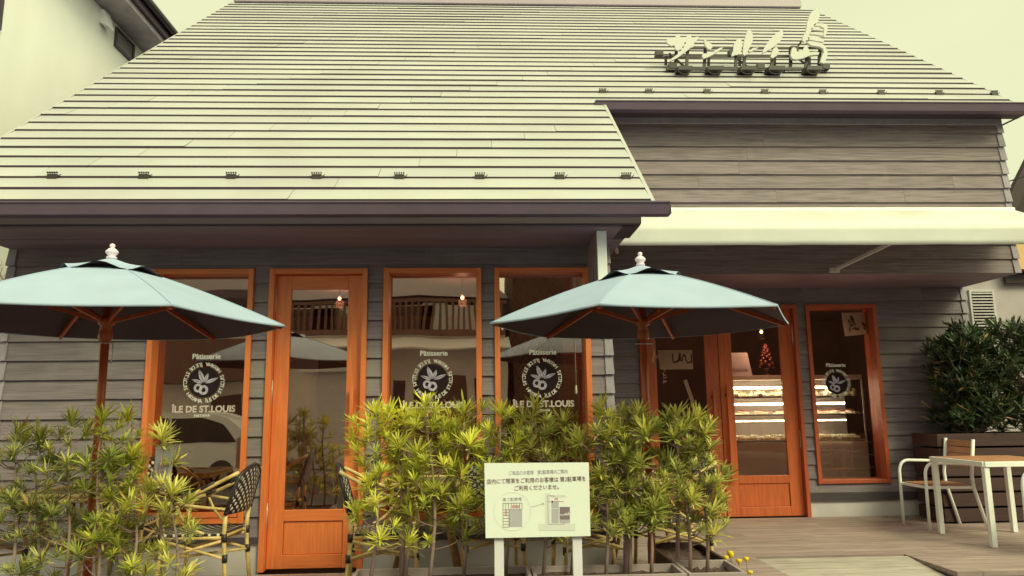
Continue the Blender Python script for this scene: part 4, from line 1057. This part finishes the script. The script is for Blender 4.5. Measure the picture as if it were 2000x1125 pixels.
# ================================================================== PARKING NOTICE
S = thing('notice_board', 'white parking notice board on two pale posts in front of the shrubs', 'sign', (.33, 4.27, 0))
SY = 4.27; c1, c2, c3, c4 = at(946, 905, SY), at(1150, 903.5, SY), at(1153.5, 1047, SY), at(948.5, 1051, SY)
mb = MB(); mb.add([c4, c3, c2, c1]+[p+Vector((0, .02, 0)) for p in (c4, c3, c2, c1)], [(0,1,2,3),(7,6,5,4),(0,4,5,1),(1,5,6,2),(2,6,7,3),(3,7,4,0)]); mb.build('board', m_sign, S)
for a_ in (975, 1129):
    x = at(a_, 1080, SY).x; mb = MB(); mb.box(x-.026, x+.026, SY+.021, SY+.05, -.1, .72); mb.build('post', m_post, S, bevel=.002)
def sp(u, v, d=0): # u,v in the zoomed notice (1194x1125 for 260x245)
    p = at(920+u/4.592, 880+v/4.592, SY-.001); return Vector((p.x, SY-.0012-d, p.z))
def stext(s, u, v, hpx, mt, bold=0, wpx=None):
    p = sp(u, v); sz = hpx/4.592/FPX*SY*1.02; tm = text(s, 1, bold); xs = 1
    if wpx: ww = max(q.x for q in tm[0])-min(q.x for q in tm[0]); xs = (wpx/4.592/FPX*SY*1.0)/(ww*sz)
    mb = MB(); mb.mesh_at(tm, face_cam(p.x, p.y, p.z, sz, R(.9), xs)); mb.build('lettering', mt, S)
stext('ご来店のお客様　第2駐車場のご案内', 603, 196, 38, m_grey, 0, 512)
stext('店内にて喫茶をご利用のお客様は 第2駐車場を', 587, 268, 46, m_txt, 0, 868)
stext('ご利用くださいませ。', 600, 334, 46, m_txt, 0, 385)
stext('第２駐車場', 370, 438, 32, m_grey, 0, 165)
mg, mt_, mp_, mk, mpl = 'grey', 'text', 'pale', 'pink', 'plum'
plan = {}
def pick(key, u): return plan.setdefault((key, 'parking_plan' if u < 540 else 'route_map'), MB())
def rect(mb, u0, v0, u1, v1, d=0):
    mb = pick(mb, (u0+u1)/2)
    a, b, c, e = sp(u0, v0, d), sp(u1, v0, d), sp(u1, v1, d), sp(u0, v1, d); mb.add([a, e, c, b], [(0,1,2,3)])
def line(mb, u0, v0, u1, v1, w_=3, d=.0004):
    mb = pick(mb, (u0+u1)/2); a = Vector((u0, v0)); b = Vector((u1, v1)); n = (b-a).normalized(); n = Vector((-n.y, n.x))*w_/2
    mb.add([sp(*(a-n), d), sp(*(b-n), d), sp(*(b+n), d), sp(*(a+n), d)], [(0,1,2,3)])
for k in range(40):
    a0, a1 = k*math.pi/20, (k+1)*math.pi/20; line(mp_, 370+165*math.cos(a0), 545+172*math.sin(a0), 370+165*math.cos(a1), 545+172*math.sin(a1), 3)
rect(mg, 343, 532, 458, 682); rect(mg, 722, 450, 786, 516); rect(mg, 722, 522, 786, 650); rect(mp_, 608, 655, 934, 716); rect(mp_, 668, 380, 710, 660, -.0001); rect(mp_, 712, 396, 850, 416)
for u in (287, 311, 336, 360, 385, 410, 436, 458): line(mt_, u, 472, u, 528)
line(mt_, 287, 472, 460, 470); line(mt_, 287, 530, 460, 528); line(mt_, 287, 472, 287, 686, 3); line(mt_, 342, 532, 342, 686, 4)
for v in (556, 582, 608, 634, 660, 686): line(mt_, 287, v, 342, v)
for u0 in (366, 390, 414): rect(mk, u0, 488, u0+18, 514)
rect(mk, 304, 532, 324, 582); rect(mk, 750, 424, 780, 440); rect(mk, 720, 448, 734, 468); line(mk, 745, 456, 830, 456, 6)
line(mg, 538, 506, 650, 476, 4); line(mg, 636, 466, 656, 476, 4); line(mg, 640, 490, 656, 476, 4)
line(mt_, 688, 405, 740, 405, 3); line(mt_, 740, 405, 742, 418, 3); line(mt_, 688, 405, 693, 663, 3); line(mt_, 693, 663, 835, 660, 3); line(mt_, 835, 660, 833, 645, 3); line(mt_, 690, 460, 712, 458, 3)
rect(mpl, 795, 505, 886, 617, .0003); rect(mg, 795, 620, 888, 650)
for u0, h_ in ((800,14),(818,10),(836,22),(852,26),(868,34)): line(mp_, u0, 582, u0+8, 582-h_, 7, .0008); line(mp_, u0+8, 582-h_, u0+13, 582, 5, .0008)
for (key, nm), b_ in plan.items(): b_.build(nm, {'grey': m_grey, 'text': m_txt, 'pale': m_pale, 'pink': m_pink, 'plum': m_plum}[key], S, solid=.0003)

# ================================================================== NEIGHBOURS
Hn = thing('cream_house', 'tall cream stucco house rising behind the left end of the roof', 'house', (-9, 13, 0))
mb = MB(); mb.box(-12, -6, 7.2, 20, -.2, 7.62); mb.build('wall', m_cream, Hn)
mb = MB(); mb.box(-12.5, -5.52, 6.9, 20.5, 7.63, 7.72); mb.build('soffit', mat('eave_soffit', (.45, .40, .48), .8), Hn)
mb = MB(); mb.box(-12.5, -5.45, 6.85, 20.6, 7.725, 7.90); mb.hexa([(-12.5,6.85,7.905),(-5.40,6.85,7.905),(-5.40,20.6,7.905),(-12.5,20.6,7.905),(-10,9,9.4),(-8.4,9,9.4),(-8.4,18,9.4),(-10,18,9.4)])
mb.build('roof', m_gut, Hn)
mb = MB(); mb.tube([(-5.38, 6.85, 7.88), (-5.38, 20.6, 7.88)], .06, 8); mb.build('gutter', m_flash, Hn)
for (ya, yb, za, zb) in ((11.6, 12.25, 7.22, 7.56), (8.3, 8.86, 6.0, 6.9)):
    mb = MB(); mb.box(-6.001, -5.965, ya, ya+.05, za, zb); mb.box(-6.001, -5.965, yb-.05, yb, za, zb); mb.box(-6.001, -5.966, ya+.05, yb-.05, za, za+.04); mb.box(-6.001, -5.966, ya+.05, yb-.05, zb-.04, zb)
    f = mb.build('window', m_flash, Hn); mb = MB(); mb.box(-5.999, -5.985, ya+.05, yb-.05, za+.04, zb-.04); mb.build('pane', mat('frosted_pane', (.16, .15, .19), .35, .2, 4, (1, 1, 8)), f)
mb = MB(); mb.hexa([(-5.999,11.1,7.36),(-5.85,11.1,7.30),(-5.85,11.3,7.30),(-5.999,11.3,7.36),(-5.999,11.1,7.60),(-5.93,11.1,7.58),(-5.93,11.3,7.58),(-5.999,11.3,7.60)]); mb.build('vent_hood', m_wf, Hn, bevel=.01)
# bare tree at the left
t = thing('bare_tree', 'leafless small tree seen past the left corner of the shop', 'tree', (-4.9, 7.9, -.2))
mb = MB(); rng2 = random.Random(9)
def branch(p, d, L, r, k):
    e = p+d*L; mb.tube([p, p.lerp(e, .5)+Vector((rng2.uniform(-.04, .04), 0, rng2.uniform(-.03, .03))), e], [r, r*.85, r*.65], 5, False)
    if k > 0:
        for q in range(3 if k > 1 else 2):
            nd = (d+Vector((rng2.uniform(-.7, .7), rng2.uniform(-.5, .5), rng2.uniform(-.1, .5)))).normalized(); branch(p.lerp(e, .55+.45*rng2.random()) if q else e, nd, L*.68, r*.62, k-1)
branch(Vector((-4.85, 7.9, 1.6)), Vector((-.15, 0, 1)).normalized(), .6, .018, 4)
br_ = mb.build('branches', m_bark, t)
mb = MB(); mb.tube([(-4.8, 7.9, -.2), (-4.82, 7.9, .8), (-4.85, 7.9, 1.62)], [.06, .045, .031], 8); mb.build('trunk', m_bark, t)
t = thing('dark_fence', 'narrow dark board fence at the left corner of the shop', 'fence', (-4.6, 6.9, -.2))
mb = MB()
for i in range(14): mb.box(-6.0+i*.14, -6.0+i*.14+.134, 6.9, 6.93, -.2, 1.62)
mb.build('boards', m_fas, t); mb = MB(); mb.box(-6.0, -4.04, 6.935, 6.98, 1.2, 1.27); mb.build('rail', m_fas, t)
t = thing('shed', 'dark low roof just visible at the left edge beneath the eave', 'shed', (-5.2, 8.6, -.2))
mb = MB(); mb.box(-5.95, -5.0, 8.4, 9.6, -.2, 2.3); mb.build('wall', m_nb, t)
mb = MB(); mb.hexa([(-5.98,8.3,2.55),(-4.75,8.3,2.30),(-4.75,9.7,2.30),(-5.98,9.7,2.55),(-5.98,8.3,2.92),(-4.75,8.3,2.34),(-4.75,9.7,2.34),(-5.98,9.7,2.92)]); mb.build('roof', m_fas, t)
# right neighbour
G = thing('grey_house', 'grey stucco neighbouring house with a louvred vent behind the right corner', 'house', (9, 12, 0))
mb = MB(); mb.box(6.5, 14, 10.5, 18, -.2, 3.42); mb.build('wall', m_nb, G)
v0, v1, v2, v3 = at(1896, 570, 10.47), at(1934, 567, 10.47), at(1938, 640, 10.47), at(1902, 640, 10.47)
mb = MB(); xa, xb, za, zb = v0.x, v1.x+.02, v3.z-.08, v0.z
mb.box(xa-.03, xa, 10.46, 10.499, za-.03, zb+.03); mb.box(xb, xb+.03, 10.46, 10.499, za-.03, zb+.03); mb.box(xa, xb, 10.461, 10.499, zb, zb+.03); mb.box(xa, xb, 10.461, 10.499, za-.03, za)
vf = mb.build('vent_frame', m_plas, G)
mb = MB(); n = 14
for i in range(n):
    z = za+(zb-za)*(i+.2)/n; mb.hexa([(xa,10.45,z),(xb,10.45,z),(xb,10.49,z+.015),(xa,10.49,z+.015),(xa,10.45,z+.012),(xb,10.45,z+.012),(xb,10.49,z+.027),(xa,10.49,z+.027)])
mb.build('louvres', m_plas, vf)
mb = MB(); mb.box(xa, xb, 10.494, 10.4985, za, zb); mb.build('vent_back', m_dark, vf)
p = at(1977, 500, 10.3)
mb = MB(); mb.box(p.x, p.x+1.2, 10.25, 10.499, 3.18, 3.6); mb.build('ochre_board', m_nbor, G)
# its gable roof rising to the right
mb = MB(); a = at(1963, 400, 9.9); b = at(2010, 305, 9.9); dx = (b-a); e0 = Vector((a.x, 9.9, a.z)); e1 = e0+dx*4
th = Vector((.10, 0, -.16))
mb.hexa([e0+th, e1+th, e1+th+Vector((0,.1,0)), e0+th+Vector((0,.1,0)), e0, e1, e1+Vector((0,.1,0)), e0+Vector((0,.1,0))]); mb.build('roof', mat('brown_roof', (.05, .028, .035), .7), G)
mb = MB(); o_ = Vector((.10, .35, -.17)); th2 = Vector((.08, 0, -.13)); mb.hexa([e0+o_+th2, e1+o_+th2, e1+o_+th2+Vector((0,.05,0)), e0+o_+th2+Vector((0,.05,0)), e0+o_, e1+o_, e1+o_+Vector((0,.05,0)), e0+o_+Vector((0,.05,0))]); mb.build('barge_board', m_plas, G)
mb = MB(); q0 = e0+Vector((.25, .5, -.3)); q1 = e1+Vector((.25, .5, -.3))
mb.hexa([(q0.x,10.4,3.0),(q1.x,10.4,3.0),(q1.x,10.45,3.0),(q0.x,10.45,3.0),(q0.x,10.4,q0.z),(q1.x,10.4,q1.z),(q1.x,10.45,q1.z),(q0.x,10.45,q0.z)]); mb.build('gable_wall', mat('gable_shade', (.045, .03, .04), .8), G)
t = MB(); t.tube([at(1925, 258, 9.6), at(1960, 243, 9.3), at(2060, 195, 8.6)], .012, 6); tag(t.build('overhead_cable', m_wire), 'thick dark cable running from the upper wall corner to the right', 'cable')
t = MB(); t.tube([at(1930, 370, 9.7), at(1965, 356, 9.6), at(2060, 325, 9.2)], .009, 6); tag(t.build('overhead_cable', m_wire), 'thin dark cable crossing in front of the brown roof at the right edge', 'cable')

# ================================================================== ACROSS THE STREET (seen mirrored in the panes)
VY = 17.6; HY = -5.0
O = thing('opposite_house', 'cream house with a wooden balcony and shutter, mirrored in the door and window panes', 'house', (-4, -8, -.2))
mb = MB(); mb.box(-11, .6, -11, HY, -.08, 3.05); mb.box(-11, .5, -11, HY-1.2, 3.05, 3.9); mb.build('wall', mat('old_cream_wall', (.88, .80, .78), .9, .12, 1.5), O)
mb = MB(); mb.box(-4.0, -2.75, HY, HY+.04, -.05, 2.15)
for i in range(24): mb.box(-3.98, -2.77, HY+.04, HY+.055, .02+i*.088, .02+i*.088+.06)
mb.build('shutter', m_shut, O)
mb = MB(); mb.box(-4.15, -2.6, HY, HY+.5, 2.16, 2.42); mb.build('shutter_hood', m_wf, O)
mb = MB(); mb.box(-5.2, .6, HY-1.2, HY+.1, 3.05, 3.17); bal = mb.build('balcony', m_balc, O)
for xa_ in (-4.0, -1.4):  # white curtain panels behind the balcony railing
    mb = MB(); mb.box(xa_, xa_+.5, HY-.02, HY+.0, 3.18, 3.78); mb.build('balcony_curtain', m_sign, bal)
mb = MB()
for i in range(39): mb.box(-5.2+i*.148, -5.2+i*.148+.055, HY+.04, HY+.08, 3.17, 3.80)
mb.box(-5.2, .6, HY+.03, HY+.09, 3.80, 3.88); mb.build('railing', m_balc, bal)
mb = MB(); mb.box(-5.15, -3.4, HY-1.1, HY+.0, 3.17, 3.7); mb.box(-2.4, -1.2, HY-1.0, HY+.0, 3.17, 3.72); mb.build('panelling', m_balc, bal)
mb = MB(); mb.hexa([(-5.4,HY,2.75),(.7,HY,2.75),(.7,HY+1.2,2.62),(-5.4,HY+1.2,2.62),(-5.4,HY,3.0),(.7,HY,3.0),(.7,HY+1.2,2.66),(-5.4,HY+1.2,2.66)]); mb.build('lean_to_roof', m_shut, O)
mb = MB(); mb.box(-11.3, -5.4, -11, HY+.6, 3.9, 4.1); mb.hexa([(-11.3,-11.3,4.1),(.7,-11.3,4.1),(.7,HY-1,4.1),(-11.3,HY-1,4.1),(-10,-9,5.2),(0,-9,5.2),(0,-8.4,5.2),(-10,-8.4,5.2)]); mb.build('roof', m_gut, O)
mb = MB(); mb.box(-8.6, -5.35, HY, HY+.7, 1.98, 2.95); mb.build('porch', m_balc, O)
mb = MB(); mb.box(-6.3, -5.6, HY, HY+.04, 0, 1.7); mb.build('door', m_balc, O)
for x in (-2.1, -1.55, -.2):
    mb = MB(); mb.box(x, x+.32, HY, HY+.03, .1 if x < -1 else .0, 2.0); mb.build('window', m_fas, O)
mb = MB(); mb.box(-1.1, -.4, HY, HY+.03, 0, 2.05); mb.build('door', m_balc, O)
mb = MB()
for x, r_ in ((-5.0,.35),(-4.6,.22)): mb.ball((x, -3.8, .15), r_, 10)
tag(mb.build('boulder', m_pave), 'rounded boulder beside the white shutter, mirrored in the door pane', 'rock')
for i, (a, b) in enumerate((((-14, -2.2, 5.0), (14, -2.6, 4.6)), ((-14, -2.0, 5.5), (14, -2.3, 5.2)))):
    mb = MB(); mb.tube([Vector(a).lerp(Vector(b), k/12)-Vector((0, 0, .35*math.sin(math.pi*k/12))) for k in range(13)], .018, 5)
    tag(mb.build('power_line', m_wire), ('lower' if i == 0 else 'upper')+' power line over the street, mirrored in the window panes', 'cable')
O2 = thing('brown_building', 'plain dark brown building across the street, mirrored in the entrance door and rightmost window', 'building', (9, -8, -.2))
mb = MB(); mb.box(.75, 22, -12, HY-.3, -.2, 7.5); mb.build('wall', mat('brown_wall', (.10, .055, .04), .9, .25, 1.5), O2)
for i in range(4):
    mb = MB(); mb.box(3.2+i*3.4, 4.6+i*3.4, HY-.6, HY-.56, .6, 2.2); mb.build('window', m_intd, O2)

# small pale car parked across the street
K = thing('parked_car', 'small pale car parked across the street, its roof mirrored in the leftmost window', 'car', (-6.2, -2.9, -.2))
mb = MB(); prof = [(-1.7,.22),(-1.72,.62),(-1.55,.80),(-1.05,.88),(-.62,1.30),(-.2,1.44),(.7,1.44),(1.2,1.32),(1.62,.95),(1.72,.85),(1.74,.25)]
mb.plate(prof, lambda a, b, d: (-6.2+a, -2.25-d, -.2+b), 1.45); mb.build('body', m_wf, K, bevel=.04)
mb = MB()
for poly in ([(-.98,.90),(-.58,1.27),(-.2,1.37),(.10,1.37),(.10,.90)], [(.16,.90),(.16,1.37),(.68,1.37),(1.14,1.25),(1.40,.92)]):
    mb.plate(poly, lambda a, b, d: (-6.2+a, -2.235-d, -.2+b), .02)
mb.build('side_window', m_dark, K)
for wx in (-1.1, 1.1):
    mb = MB(); mb.tube([(-6.2+wx, -2.24, .08), (-6.2+wx, -2.42, .08)], .28, 18); wh = mb.build('wheel', m_dark, K)
    mb = MB(); mb.tube([(-6.2+wx, -2.228, .08), (-6.2+wx, -2.239, .08)], .16, 14); mb.build('rim', m_metal, wh)
